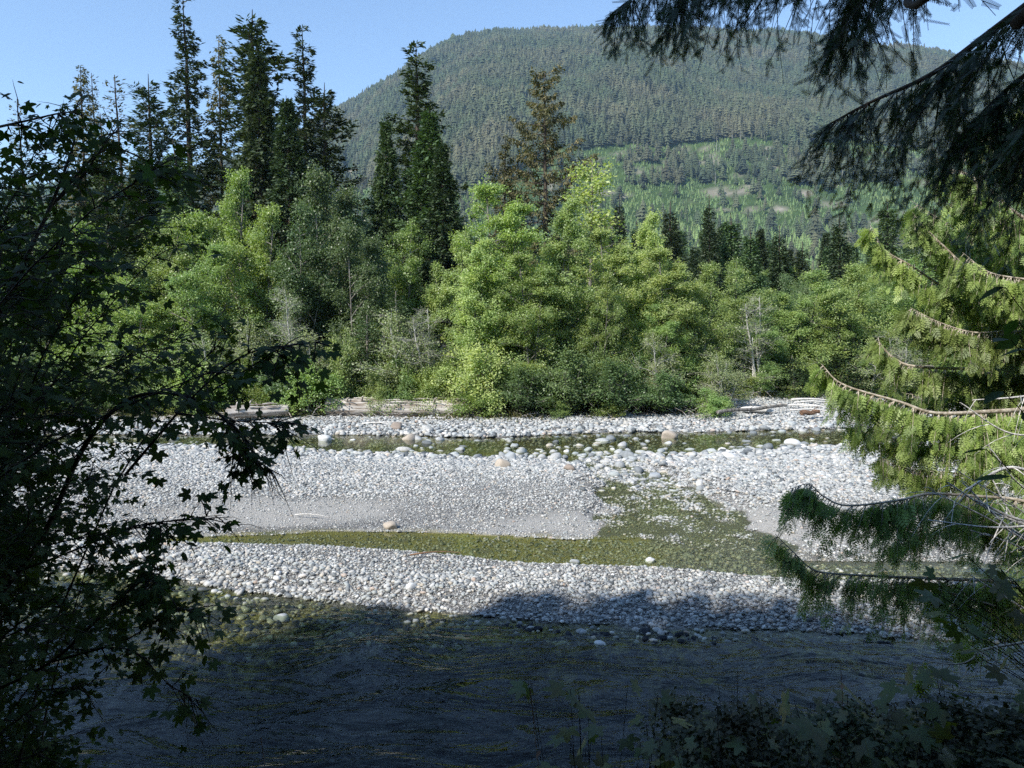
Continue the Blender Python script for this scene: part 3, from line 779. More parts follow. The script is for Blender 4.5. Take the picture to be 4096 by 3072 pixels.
# ------------------------------------------------------------------ tree builders
def conifer(name, seed, H=30, Rd=4.2, base=0.10, nb=230, ragged=0.25, droop=0.35, upsweep=0.35, spray=0.42, gaps=0.0, mat='spruce', prof=0.85, trunk_r=0.32, hang=0.2, dens=1.0, barkm='bark_dark', wisp=0.0):
    """trunk mesh and crown mesh of a conifer: whorled limbs carrying needle sprays"""
    r = np.random.default_rng(seed)
    bark = Geo(); crown = Geo()
    zt = np.linspace(0, 1, 14); wob = np.cumsum(r.normal(0, 0.02, (14, 2)), 0) * (zt ** 1.0)[:, None]
    TP = np.stack([wob[:, 0] * 1.6, wob[:, 1] * 1.6, zt * H], -1)
    bark.add(*tube(TP, trunk_r * (1 - zt) ** 0.8 + 0.02, 7))
    hs = base + (1 - base) * (np.arange(nb) + r.uniform(0, 1, nb)) / nb
    PD, PN, PL, LN, WD, TT = [], [], [], [], [], []
    ang0 = r.uniform(0, 6.28)
    lobes = r.uniform(0, 6.28, 12); lz = r.uniform(base, 1, 12); ls = r.uniform(0.5, 1, 12)
    for i, t in enumerate(hs):
        a = ang0 + i * 2.4 + r.normal(0, 0.3)
        L_ = Rd * ((1 - t) ** prof * (1.04 - 0.35 * max(0, 0.22 - t) / 0.22) + 0.02)
        L_ *= np.exp(r.normal(0, ragged))
        for q in range(12):       # broken sides of the crown
            if gaps and abs(t - lz[q]) < 0.05 * ls[q] and math.cos(a - lobes[q]) > 0.0: L_ *= (1 - gaps)
        if L_ < 0.15: continue
        n = max(4, int(L_ / 0.5) + 2); s = np.linspace(0, 1, n)
        p0 = np.array([np.interp(t, zt, TP[:, 0]), np.interp(t, zt, TP[:, 1]), t * H])
        rise = math.tan(upsweep * (t - 0.35) * 2.2) 
        path = p0 + np.stack([np.cos(a + s * r.normal(0, .15)) * L_ * s, np.sin(a) * L_ * s, L_ * (rise * s - droop * s ** 1.6 + 0.22 * s ** 4)], -1)
        bark.add(*tube(path, (0.012 * L_ + 0.015) * (1 - 0.85 * s), 3))
        m = max(3, int(dens * (7 + 11 * L_)))
        ss = r.uniform(0.12, 1, m) ** 0.75
        bp = np.stack([np.interp(ss, s, path[:, k]) for k in range(3)], -1)
        tang = unit(np.stack([np.interp(ss, s, np.gradient(path[:, k])) for k in range(3)], -1))
        side = unit(np.cross(tang, [0, 0, 1.0])) * r.choice([-1, 1], m)[:, None]
        off = r.uniform(0, 1, m) * (0.36 * L_ * (1 - ss) + 0.22)
        dirn = unit(side * r.uniform(0.5, 1.1, m)[:, None] + tang * r.uniform(0.3, 1, m)[:, None] + np.stack([0 * ss, 0 * ss, -r.uniform(0, 1, m) * hang * 2 + .1], -1))
        pos = bp + (side * 0.8 + tang * 0.45) * off[:, None] + np.stack([0 * ss, 0 * ss, -off * hang * r.uniform(0, 1.4, m)], -1)
        k = 3
        for q in range(k):
            jit = r.normal(0, 0.30, (m, 3)); jit[:, 2] -= wisp * r.uniform(0, 1, m)
            PD.append(unit(dirn + jit)); PN.append(np.array([0, 0, 1.0]) + r.normal(0, .5, (m, 3)))
            PL.append(pos + r.normal(0, 0.10, (m, 3)))
            LN.append(spray * r.uniform(0.55, 1.25, m)); WD.append(spray * r.uniform(0.28, 0.5, m)); TT.append(np.clip(r.normal(0.45, 0.3, m) + 0.25 * (ss - .5), 0, 1))
    PD, PN, PL, LN, WD, TT = map(np.concatenate, (PD, PN, PL, LN, WD, TT))
    V, F = place(LEAFV, LEAFF, frames(PD, PN, LN, WD), PL)
    crown.add(V, F, TT)
    return bark.mesh(name + '_trunk', M[barkm], True), crown.mesh(name + '_crown', M[mat])

def broadleaf(name, seed, H=12, W=6, base=0.12, nleaf=20000, leaf=0.13, limbs=30, stems=1, mat='alder', shape=0.5, cl=0.36, barkm='bark', trunk_r=0.14, subs=7, flat=1.15, lean=0.0, twigs=0):
    r = np.random.default_rng(seed)
    bark = Geo(); crown = Geo(); CP = []; CR = []
    for st in range(stems):
        a = r.uniform(0, 6.28); sp = 0 if stems == 1 else W * 0.28 * r.uniform(0.3, 1.0); hh = H * (1 if st == 0 else r.uniform(0.55, 0.97))
        n = 10; s = np.linspace(0, 1, n)
        wob = np.cumsum(r.normal(0, 0.03 * H / 12, (n, 2)), 0)
        TP = np.stack([np.cos(a) * sp * s ** 0.8 + wob[:, 0] + lean * s * H, np.sin(a) * sp * s ** 0.8 + wob[:, 1], s * hh], -1)
        bark.add(*tube(TP, trunk_r / math.sqrt(stems) * (1 - 0.88 * s) + 0.008, 6))
        for q_ in (0.93, 0.96, 0.99, 1.02):
            CP.append(np.array([np.interp(min(q_, 1), s, TP[:, k]) for k in range(3)]) + np.array([0, 0, max(0, q_ - 1) * hh])); CR.append(cl * (1.35 - (q_ - .93) * 8))
        nl = max(4, limbs // stems)
        for i in range(nl):
            t = base + (0.97 - base) * (i + r.uniform(0, 1)) / nl
            q = (t - base) / (1 - base)
            prof = (q ** shape) * (1 - q) ** 0.8 * 1.85 + 0.09
            L_ = W * 0.5 * prof * r.uniform(0.55, 1.2) / (1 if stems == 1 else 1.35)
            az = r.uniform(0, 6.28); pit = R(r.uniform(15, 80) - 10 * (1 - t))
            p0 = np.array([np.interp(t, s, TP[:, k]) for k in range(3)])
            e = np.linspace(0, 1, 5)
            path = p0 + np.stack([np.cos(az) * np.cos(pit) * L_ * e, np.sin(az) * np.cos(pit) * L_ * e, L_ * (np.sin(pit) * e - 0.18 * e ** 2)], -1) + np.cumsum(r.normal(0, .04, (5, 3)), 0) * e[:, None]
            bark.add(*tube(path, (0.02 * L_ + 0.012) * (1 - .8 * e), 4))
            for j in range(subs):
                f = r.uniform(0.25, 1.0) ** 0.8
                b0 = np.array([np.interp(f, e, path[:, k]) for k in range(3)])
                dd = unit(r.normal(0, 1, 3) * np.array([1, 1, .6]) + np.array([np.cos(az), np.sin(az), 0.5]))
                l2 = (0.30 * L_ + 0.25) * r.uniform(0.5, 1.3)
                b1 = b0 + dd * l2
                bark.add(*tube([b0, (b0 + b1) / 2 + r.normal(0, .03, 3), b1], [0.014, 0.009, 0.004], 3))
                for _ in range(twigs):
                    b2 = b0 + (b1 - b0) * r.uniform(.2, 1); bark.add(*tube([b2, b2 + unit(dd + r.normal(0, .6, 3)) * r.uniform(.3, .8)], [0.007, 0.003], 3))
                CP += [b1, b0 + dd * l2 * 0.55]; CR += [cl * r.uniform(0.6, 1.3), cl * r.uniform(.5, .9)]
    CP = np.array(CP); CR = np.array(CR)
    wts = CR ** 2; idx = r.choice(len(CP), nleaf, p=wts / wts.sum())
    g = r.normal(0, 1, (nleaf, 3)); g = g / np.linalg.norm(g, axis=1, keepdims=True) * (r.uniform(0, 1, (nleaf, 1)) ** 0.45)
    P = CP[idx] + g * CR[idx][:, None] * np.array([1.15, 1.15, flat])
    D = unit(g * np.array([1, 1, .3]) + r.normal(0, .6, (nleaf, 3)) + np.array([0, 0, -.25]))
    N_ = np.array([-.45, -.45, 0.8]) + 0.5 * g + r.normal(0, .45, (nleaf, 3))   # leaves turn towards the light
    ct = r.uniform(0, 1, len(CP))
    tt = np.clip(0.45 * ct[idx] + 0.5 * r.uniform(0, 1, nleaf) + 0.12 * g[:, 2], 0, 1)
    V, F = place(LEAFV, LEAFF, frames(D, N_, leaf * r.uniform(.65, 1.25, nleaf), leaf * r.uniform(.5, .95, nleaf)), P)
    crown.add(V, F, tt)
    return bark.mesh(name + '_stems', M[barkm], True), crown.mesh(name + '_crown', M[mat])

T = {}
T['ragged'] = [conifer('ragged_spruce', 1, 30, 4.0, .10, 190, .36, .30, .4, .40, .65, 'spruce', .88, .34, .35), conifer('ragged_spruce_b', 2, 30, 4.4, .08, 175, .42, .22, .5, .42, .7, 'spruce', .78, .36, .3)]
T['slim'] = [conifer('slim_spruce', 3, 26, 2.6, .05, 170, .30, .38, .3, .34, .5, 'mossy', .7, .2, .5, wisp=.4)]
T['dense'] = [conifer('dense_spruce', 4, 22, 5.2, .02, 330, .13, .30, .35, .44, .15, 'spruce_green', 1.0, .3, .3), conifer('dense_spruce_b', 5, 22, 4.6, .02, 300, .16, .34, .35, .44, .2, 'spruce', 1.05, .3, .3)]
T['mossy'] = [conifer('mossy_spruce', 6, 28, 3.9, .08, 125, .34, .15, .25, .34, .6, 'mossy', .38, .30, .9, 1.5, wisp=.7)]
T['young'] = [conifer('young_hemlock', 7, 12, 2.5, .02, 230, .2, .30, .3, .26, .2, 'spruce_green', 1.15, .12, .4), conifer('young_spruce', 8, 12, 2.1, .02, 220, .18, .2, .4, .27, .2, 'spruce', 1.2, .12, .3)]
T['sapling'] = [conifer('sapling', 9, 5, 1.35, .01, 130, .25, .28, .4, .15, .2, 'spruce_green', .85, .05, .3, barkm='bark')]
T['wispy'] = [conifer('wispy_spruce', 10, 20, 2.0, .05, 110, .35, .1, .6, .25, .4, 'mossy', .75, .12, .3, .45)]
T['alder'] = [broadleaf('alder', 11, 12, 7.5, .03, 32000, .13, 52, 2, 'alder', .3, .36, subs=10), broadleaf('alder_b', 12, 12, 8, .03, 32000, .13, 54, 3, 'alder', .35, .36, subs=10), broadleaf('alder_c', 13, 12, 6, .04, 28000, .13, 50, 3, 'alder', .28, .34, subs=10)]
T['dark'] = [broadleaf('dark_alder', 14, 12, 8, .04, 30000, .135, 50, 4, 'alder_dark', .35, .5), broadleaf('dark_alder_b', 15, 12, 7, .05, 28000, .135, 48, 2, 'alder_dark', .35, .5)]
T['cotton'] = [broadleaf('cottonwood', 16, 14, 5.6, .02, 36000, .125, 64, 2, 'cotton', .22, .30, 'bark', .15, 11), broadleaf('cottonwood_b', 17, 14, 5.8, .02, 36000, .125, 66, 3, 'cotton', .25, .30, 'bark', .15, 11)]
T['aspen'] = [broadleaf('sparse_cottonwood', 18, 12, 3.6, .05, 5200, .15, 40, 1, 'cotton', .5, .35, 'bark', .10)]
T['bush'] = [broadleaf('bush', 19, 3, 3.4, .02, 8000, .10, 26, 6, 'alder', .3, .30, 'bark', .07), broadleaf('bush_b', 20, 3, 3.8, .02, 7500, .10, 26, 7, 'cotton', .3, .30, 'bark', .07), broadleaf('dark_bush', 21, 3, 3.6, .02, 7000, .10, 24, 6, 'alder_dark', .3, .32, 'bark', .07)]
T['willow'] = [broadleaf('willow', 22, 5, 4.6, .08, 7500, .10, 44, 7, 'willow', .45, .34, 'bark_pale', .10, 5, twigs=2), broadleaf('willow_b', 23, 5, 4.2, .08, 6000, .10, 40, 5, 'willow', .5, .32, 'bark_pale', .10, 5, twigs=2)]
T['barewillow'] = [broadleaf('bare_alder', 24, 8, 4.2, .12, 2600, .10, 44, 3, 'willow', .5, .32, 'bark_pale', .14, 6, twigs=3)]
NOM = dict(ragged=(30, 8), slim=(26, 5.2), dense=(22, 10), mossy=(28, 7.6), young=(12, 4.6), sapling=(5, 2.7), wispy=(20, 4), alder=(12, 7.5), dark=(12, 7.5), cotton=(14, 5.4), aspen=(12, 3.6), bush=(3, 3.5), willow=(5, 4.4), barewillow=(8, 4.2))

def tree(kind, var, x, y, H, W, name, label, cat, group, z=None, rz=None):
    tm, cm = T[kind][var % len(T[kind])]
    h0, w0 = NOM[kind]
    z = (ground_z(x, y) if z is None else z) - 0.05
    o = empty(name, (x, y, z), rng.uniform(-.7, .7) if rz is None else rz)
    o.scale = (W / w0, W / w0, H / h0)
    link('trunk' if kind not in ('bush', 'willow') else 'stems', tm, o); link('crown', cm, o)
    tag(o, label, cat, group)
    return o

def far_tree(kind, var, u, vtop, D, wpx, name, label, cat, group):
    """u, top row and crown width read off the photograph, D = how far beyond the river it stands"""
    p = at(u, vtop, D); g = ground_z(p[0], D)
    tree(kind, var, p[0], D, p[2] - g, wpx / 4 / FPX * D, name, label, cat, group)

GC, GB, GS = 'tall conifers beyond the far bank', 'broadleaf trees along the far bank', 'shrubs along the far bank'
for a in [
 ('slim', 0, 320, 262, 70, 190, 'spruce', 'thin pointed spruce at the left edge of the skyline, left of its smaller twin', GC),
 ('wispy', 0, 378, 292, 72, 150, 'spruce', 'sparse brownish spruce tip just right of the leftmost pointed spruce', GC),
 ('wispy', 0, 85, 395, 66, 190, 'spruce', 'bare tipped spruce at the far left showing over the dark shrub', GC),
 ('wispy', 0, 478, 300, 62, 240, 'spruce', 'nearly bare spindly conifer with fine open twigs against the sky', GC),
 ('ragged', 1, 590, 296, 66, 300, 'fir', 'open ragged fir with clumped tiers, left of the tallest fir', GC),
 ('ragged', 0, 735, -6, 64, 330, 'fir', 'tallest ragged fir on the left, its tip touching the top of the picture', GC),
 ('slim', 0, 872, 140, 68, 190, 'spruce', 'slim brown lichen hung spruce between the two tallest firs', GC),
 ('ragged', 1, 1000, 40, 64, 430, 'fir', 'broad topped ragged fir, second tallest of the left group', GC),
 ('dense', 1, 1032, 190, 56, 400, 'spruce', 'dense dark spruce in front of the broad topped fir', GC),
 ('ragged', 0, 1212, 112, 64, 300, 'fir', 'tall pointed fir at the right end of the left group', GC),
 ('ragged', 1, 1290, 330, 60, 330, 'fir', 'full dark fir at the right edge of the left conifer group', GC),
 ('dense', 1, 1150, 380, 52, 360, 'spruce', 'bushy dark spruce low in front of the left conifer group', GC),
 ('young', 0, 720, 560, 50, 300, 'hemlock', 'smaller dark hemlock below the tallest fir', GC),
 ('young', 1, 420, 450, 54, 300, 'spruce', 'dark young spruce below the spindly bare conifer', GC),
 ('dense', 1, 560, 620, 54, 380, 'spruce', 'dark wide spruce half hidden behind the left shrub', GC),
 ('ragged', 0, 1668, 176, 60, 400, 'spruce', 'tall lone spruce with drooping dark arms left of the mountain top', GC),
 ('dense', 0, 1725, 440, 54, 380, 'spruce', 'thick green spruce right in front of the tall lone spruce', GC),
 ('dense', 1, 1770, 560, 51, 330, 'spruce', 'dark spruce with wide skirt right of the thick green spruce', GC),
 ('dense', 0, 1545, 476, 57, 260, 'hemlock', 'soft tipped hemlock left of the thick green spruce', GC),
 ('mossy', 0, 2185, 278, 56, 290, 'spruce', 'old spruce hung with pale brown moss, standing alone before the mountain', GC),
 ('slim', 0, 2020, 540, 56, 170, 'spruce', 'narrow green conifer between the lone spruce and the mossy spruce', GC),
 ('aspen', 0, 2355, 640, 48, 290, 'cottonwood', 'sparse grey cottonwood with glinting leaves right of the mossy spruce', GC),
 ('young', 1, 2485, 770, 58, 150, 'spruce', 'small dark pointed spruce right of the sparse grey cottonwood', GC),
 ('young', 0, 2560, 880, 60, 170, 'hemlock', 'dark hemlock tip behind the yellow green cottonwood', GC),
 ('young', 1, 2690, 800, 62, 210, 'spruce', 'dark spruce with broken top before the logged slope', GC),
 ('young', 1, 2850, 776, 58, 170, 'spruce', 'narrow dense cone shaped spruce standing above the right woods', GC),
 ('young', 0, 2935, 850, 60, 230, 'hemlock', 'feathery hemlock just right of the cone shaped spruce', GC),
 ('young', 0, 3010, 910, 56, 200, 'hemlock', 'drooping hemlock low behind the right alders', GC),
 ('young', 1, 3130, 900, 62, 200, 'spruce', 'dark spruce in the middle of the right treeline', GC),
 ('young', 1, 3225, 960, 60, 190, 'spruce', 'short dark spruce in the right treeline', GC),
 ('young', 1, 3375, 850, 64, 210, 'spruce', 'blue green spruce above the treeline left of the cedar', GC),
 ('young', 0, 3570, 790, 60, 230, 'spruce', 'full dark spruce partly behind the bright cedar tips', GC),
 ('young', 0, 3760, 820, 60, 260, 'hemlock', 'dark hemlock seen through the bright cedar', GC),
 ('alder', 0, 890, 690, 47, 420, 'alder', 'yellow green alder rising before the left firs', GB),
 ('alder', 1, 640, 850, 44, 480, 'alder', 'bright alder crown behind the dark left shrub', GB),
 ('alder', 2, 350, 880, 43, 460, 'alder', 'alder at the left seen through the dark shrub', GB),
 ('dark', 0, 120, 840, 45, 480, 'alder', 'dark alder at the far left edge', GB),
 ('alder', 0, 1010, 830, 45, 430, 'alder', 'round light green alder below the dense dark spruce', GB),
 ('dark', 1, 1300, 690, 48, 470, 'alder', 'tall round topped alder right of the left conifers', GB),
 ('dark', 0, 1180, 850, 44, 420, 'alder', 'deep green alder before the round topped alder', GB),
 ('dark', 1, 1420, 900, 43.5, 400, 'alder', 'shaded alder with near black hollow under its crown', GB),
 ('alder', 1, 1590, 870, 47, 400, 'alder', 'yellowish alder below the soft tipped hemlock', GB),
 ('alder', 2, 1790, 920, 46, 380, 'alder', 'small alder crown under the dark skirted spruce', GB),
 ('alder', 0, 820, 980, 41.5, 440, 'alder', 'leafy alder reaching down to the left bank', GB),
 ('alder', 1, 480, 1080, 40.5, 460, 'alder', 'low bright alder behind the shrub at the left bank', GB),
 ('cotton', 0, 2010, 712, 41, 420, 'cottonwood', 'tallest bright cottonwood in the centre with pale trunk', GB),
 ('cotton', 1, 1890, 950, 40, 330, 'cottonwood', 'lower cottonwood on the left side of the tallest cottonwood', GB),
 ('cotton', 1, 2250, 800, 42, 360, 'cottonwood', 'second bright cottonwood right of the tallest one', GB),
 ('cotton', 0, 2130, 1000, 39.4, 330, 'cottonwood', 'yellow green cottonwood low in the centre of the grove', GB),
 ('cotton', 0, 2450, 900, 42, 330, 'cottonwood', 'leaning bright cottonwood at the right of the grove', GB),
 ('cotton', 1, 2580, 850, 44, 290, 'cottonwood', 'yellow leaved cottonwood before the dark hemlock tip', GB),
 ('cotton', 0, 2680, 980, 42, 330, 'cottonwood', 'bright cottonwood at the right end of the grove', GB),
 ('alder', 2, 2400, 1080, 39.8, 330, 'alder', 'alder over the deep shade of the central undergrowth', GB),
 ('alder', 0, 2800, 1060, 43, 340, 'alder', 'light alder between the grove and the bare pale alder', GB),
 ('alder', 1, 2960, 1030, 47, 420, 'alder', 'wide alder under the feathery hemlock', GB),
 ('alder', 2, 3190, 1070, 46, 420, 'alder', 'alder behind the bare pale alder at the right', GB),
 ('alder', 0, 3400, 1060, 45, 430, 'alder', 'light green alder left of the cedar tips', GB),
 ('alder', 1, 3640, 1020, 46, 430, 'alder', 'alder half covered by the bright cedar', GB),
 ('alder', 2, 3900, 1020, 45, 450, 'alder', 'alder at the right edge behind the cedar', GB),
 ('alder', 1, 2620, 1180, 40.5, 340, 'alder', 'small alder beside the grove on its right flank', GB),
 ('alder', 2, 3300, 1230, 42, 380, 'alder', 'short alder above the driftwood pile', GB),
 ('alder', 0, 3060, 1260, 41, 330, 'alder', 'greyish alder next to the white dead trunk', GB),
 ('alder', 0, 3580, 1270, 42, 400, 'alder', 'low alder behind the drooping cedar sprays', GB),
 ('alder', 1, 3850, 1280, 42, 420, 'alder', 'low alder at the right edge of the far bank', GB),
 ('barewillow', 0, 1722, 1230, 39.2, 330, 'bare_alder', 'half bare pale stemmed alder rising in front of the big log', GB),
 ('barewillow', 0, 3050, 1180, 40, 300, 'bare_alder', 'half bare grey alder with white lower trunk on the right bank', GB),
 ('barewillow', 0, 1170, 1150, 39.6, 260, 'bare_alder', 'thin half bare alder left of the big log', GB),
 ('barewillow', 0, 3600, 1320, 40, 260, 'bare_alder', 'half bare alder seen through the cedar twigs', GB),
 ('sapling', 0, 1465, 1255, 39.6, 260, 'hemlock_sapling', 'bright green hemlock sapling above the big log', GB),
 ('sapling', 0, 1590, 1160, 41, 220, 'hemlock_sapling', 'second taller hemlock sapling right of the first', GB),
 ('sapling', 0, 3370, 1330, 40.5, 300, 'hemlock_sapling', 'dark green hemlock sapling behind the driftwood pile', GB),
 ('sapling', 0, 3180, 1420, 40, 220, 'hemlock_sapling', 'low hemlock sapling right of the white trunk', GB),
 ('willow', 0, 1620, 1260, 39.5, 420, 'willow', 'grey green willow thicket over the middle of the big log', GS),
 ('willow', 1, 1250, 1330, 39.8, 400, 'willow', 'pale willow shrub above the left end of the big log', GS),
 ('willow', 0, 1050, 1290, 40.5, 420, 'willow', 'sunlit willow shrub beside the overhanging maple leaves', GS),
 ('willow', 1, 850, 1330, 39.8, 420, 'willow', 'willow shrub behind the dark maple twigs at the left', GS),
 ('willow', 0, 560, 1370, 39.4, 440, 'willow', 'willow shrub low at the left behind the dark foliage', GS),
 ('willow', 1, 2640, 1330, 38.9, 260, 'willow', 'silvery willow at the right flank of the grove', GS),
 ('willow', 0, 2900, 1420, 39.3, 300, 'willow', 'willow shrub beside the right driftwood', GS),
 ('willow', 1, 3480, 1400, 40, 360, 'willow', 'willow shrub behind the hanging cedar sprays', GS),
 ('bush', 0, 1240, 1440, 37.6, 330, 'bush', 'bright green rounded bush at the left end of the log', GS),
 ('bush', 1, 1380, 1330, 38.8, 200, 'bush', 'slender leafy bush between the willows above the log', GS),
 ('bush', 1, 1930, 1370, 38.0, 330, 'bush', 'yellow green bush at the foot of the tallest cottonwood', GS),
 ('bush', 0, 1900, 1540, 36.9, 260, 'bush', 'low bush spilling over the cobbles right of the log', GS),
 ('bush', 2, 2080, 1480, 37.4, 300, 'bush', 'dark bush under the central grove', GS),
 ('bush', 2, 2260, 1420, 37.9, 330, 'bush', 'shaded bush in the dark middle of the grove', GS),
 ('bush', 0, 2240, 1590, 37.0, 150, 'bush', 'small pale leaved bush at the edge of the dark undergrowth', GS),
 ('bush', 2, 2440, 1460, 37.8, 330, 'bush', 'dark bush right of the middle of the grove', GS),
 ('bush', 0, 2440, 1580, 37.2, 170, 'bush', 'small leafy sprig bush at the shore below the grove', GS),
 ('bush', 2, 2620, 1500, 38.4, 320, 'bush', 'dark bush at the right end of the undergrowth', GS),
 ('bush', 0, 2860, 1560, 37.4, 190, 'bush', 'small grey green bush on the cobbles left of the white driftwood', GS),
 ('bush', 1, 3000, 1480, 40.5, 260, 'bush', 'bush behind the white trunk at the right', GS),
 ('bush', 0, 3200, 1500, 40.5, 260, 'bush', 'green bush just behind the driftwood pile', GS),
 ('bush', 1, 3480, 1490, 41, 330, 'bush', 'bush right of the driftwood pile behind cedar sprays', GS),
 ('bush', 0, 3800, 1480, 40, 380, 'bush', 'bush at the far right of the far bank', GS),
 ('bush', 0, 1060, 1530, 38.4, 230, 'bush', 'bush among the driftwood left of the rounded bush', GS),
 ('bush', 2, 760, 1540, 38.4, 320, 'bush', 'dark bush at the bank behind the maple leaves', GS),
 ('bush', 2, 400, 1530, 38.6, 380, 'bush', 'dark bush low at the left end of the far bank', GS),
 ('bush', 0, 1500, 1400, 40, 330, 'bush', 'bush directly behind the middle of the big log', GS),
 ('bush', 1, 1780, 1460, 38.6, 220, 'bush', 'bush at the right end of the big log', GS)]:
    kind, var, u, v, D, wpx, nm, lab, grp = a
    cat = {'bare_alder': 'tree', 'hemlock_sapling': 'sapling', 'willow': 'shrub', 'bush': 'shrub'}.get(nm, 'tree')
    if grp == GC: wpx *= 1.32
    elif nm == 'cottonwood': wpx *= 0.98
    if grp != GC and u > 2900 and D < 44.5: D += 3.6
    far_tree(kind, var, u, v, D, wpx, nm, lab, cat, grp)

# woods behind the first rows: nobody could count them
def woods(name, protos, pts, H, wr, label):
    """stuff made of whole-tree shapes standing behind the individual trees"""
    P = []; Sc = []; Rt = []; ix = []
    for (x, y), h in zip(pts, H):
        P.append((x, y, ground_z(x, y) - 0.1)); Sc.append((h * wr, h * wr, h)); Rt.append((0, 0, rng.uniform(-.8, .8))); ix.append(rng.integers(len(protos)))
    o = scatter(name, np.array(P), np.array(Sc), np.array(Rt), np.array(ix), protos); tag(o, label, 'woods'); return o
def joined(kind, var, name):
    """trunk and crown of a tree shape as one mesh of height 1"""
    tm, cm = T[kind][var]; h0 = NOM[kind][0]
    me = cm.copy(); me.name = name; me.transform(__import__('mathutils').Matrix.Scale(1 / h0, 4)); return me
pts = []; H = []
for k in range(160):
    y = rng.uniform(49, 66); x = rng.uniform(-0.76, 0.76) * y
    t = 10.8 - 2.6 * sst(-.1, 0.25, x / y)
    pts.append((x, y)); H.append(t * rng.uniform(.75, 1.05) * (y / 55))
woods('alder_woods', [joined('alder', 0, 'woods_alder'), joined('dark', 0, 'woods_dark_alder'), joined('alder', 2, 'woods_alder_b')], pts, H, 1.0, 'continuous green alder woods filling the far bank behind the first trees')
pts = []; H = []
for k in range(170):
    y = rng.uniform(66, 105); x = rng.uniform(-0.8, 0.8) * y
    pts.append((x, y)); H.append(rng.uniform(11, 15.5) * (1.25 if x / y < -0.38 else 1.0) * (y / 80) ** 0.8)
woods('conifer_woods', [joined('young', 0, 'woods_hemlock'), joined('young', 1, 'woods_spruce'), joined('dense', 1, 'woods_dense_spruce')], pts, H, 1.0, 'dark conifer woods on the valley floor behind the alders')
pts = []; H = []
r_ = np.random.default_rng(77)
for k in range(330):
    x = r_.uniform(-0.75, 0.75) * 42; f1 = float(e_far1(x)); y = f1 + r_.uniform(5.4, 11) + 4.5 * float(sst(.24, .32, x / 40))
    pts.append((x, y)); H.append(r_.uniform(1.2, 3.0))
woods('undergrowth', [joined('bush', 0, 'undergrowth_a'), joined('bush', 2, 'undergrowth_b'), joined('bush', 1, 'undergrowth_c')], pts, H, 1.0, 'tangled green undergrowth along the foot of the far bank trees')

# valley forest between the woods and the mountain
def valley():
    r = np.random.default_rng(55); n = 9000
    y = np.sqrt(r.uniform(125 ** 2, 520 ** 2, n)); x = r.uniform(-0.85, 0.85, n) * y
    z = mount_z(x, y)
    h = np.clip(r.normal(10, 2, n), 5, 17)
    o = scatter('valley_forest', np.stack([x, y, z - .3], -1), np.stack([h * 1.2, h * 1.2, h], -1), np.stack([0 * h, 0 * h, r.uniform(0, 6.28, n)], -1), r.integers(0, 3, n), far_shapes[:3])
    tag(o, 'young conifer forest on the valley floor', 'forest')
valley()

# ------------------------------------------------------------------ driftwood
def log_thing(u0, v0, u1, v1, z, rad, label, mat='deadwood', cracks=True, D0=None, D1=None, name='log'):
    """fallen trunk with cracked weathered staves, a rotten end and a stub or two"""
    a = np.append(on_water(u0, v0, z), z); b = np.append(on_water(u1, v1, z), z)
    Lg = np.linalg.norm(b - a); r = np.random.default_rng(int(u0))
    n = 26; s = np.linspace(0, 1, n); sides = 22
    g = Geo(); rr = rad * (1 - 0.25 * s)
    V, F = tube(np.stack([s * Lg, 0 * s, 0.03 * np.sin(s * 9)], -1), rr, sides)
    th = np.tile(np.arange(sides), n); groove = np.array([r.uniform(-1, 1) for _ in range(sides)])
    c = np.stack([np.repeat(s * Lg, sides), 0 * th, 0 * th], -1)
    V = c + (V - c) * (1 + 0.10 * groove[th] + r.normal(0, .045, len(th)))[:, None]
    g.add(V, F)
    g.add(np.array([V[k] for k in range(sides)]), [list(range(sides))[::-1]], 0.2); g.add(V[-sides:], [list(range(sides))])
    o = empty(name, tuple(a)); dv = b - a
    o.rotation_euler = (0, -math.asin(dv[2] / Lg), math.atan2(dv[1], dv[0]))
    link('trunk', g.mesh('log_trunk', M[mat]), o)
    for k in range(int(Lg / 0.5) if cracks else 0):      # loose splintered staves on the weathered upper side
        st = Geo(); x0 = r.uniform(0, Lg * .8); l = r.uniform(.5, 1.6); an = r.uniform(0.5, 2.9); q = rad * 1.05
        P = np.array([[x0, -math.cos(an) * q, math.sin(an) * q], [x0 + l * .5, -math.cos(an) * q * 1.04, math.sin(an) * q * 1.04 + .01], [min(x0 + l, Lg), -math.cos(an + .05) * q * .9, math.sin(an + .05) * q * .9]])
        st.add(*tube(P, [r.uniform(.02, .05), r.uniform(.03, .06), .012], 4)); link('splinter', st.mesh('splinter', M[mat]), o)
    for k in range(3 if cracks else 1):
        st = Geo(); x0 = Lg * r.uniform(.1, .9); an = r.uniform(.6, 2.6); q = rad
        P = np.array([[x0, -math.cos(an) * q * .8, math.sin(an) * q * .8], [x0 + .1, -math.cos(an) * (q + .3), math.sin(an) * (q + .25)], [x0 + .25, -math.cos(an) * (q + .6), math.sin(an) * (q + .35)]])
        st.add(*tube(P, [rad * .14, rad * .09, rad * .03], 5)); link('branch_stub', st.mesh('branch_stub', M[mat]), o)
    tag(o, label, 'log', 'driftwood logs on the far bank'); return o
log_thing(1310, 1632, 1960, 1634, 0.70, 0.50, 'big weathered grey log lying along the far bank with cracked staves', 'log_wood')
log_thing(905, 1652, 1150, 1640, 0.70, 0.34, 'shorter weathered log left of the rounded bright bush', 'log_wood')
log_thing(2870, 1648, 3145, 1622, 0.72, 0.09, 'thin dark log under the white trunk on the right bank', 'bark', False)
log_thing(3205, 1652, 3275, 1648, 0.55, 0.13, 'short rotten red brown log on the right cobbles', 'brown_wood', False)

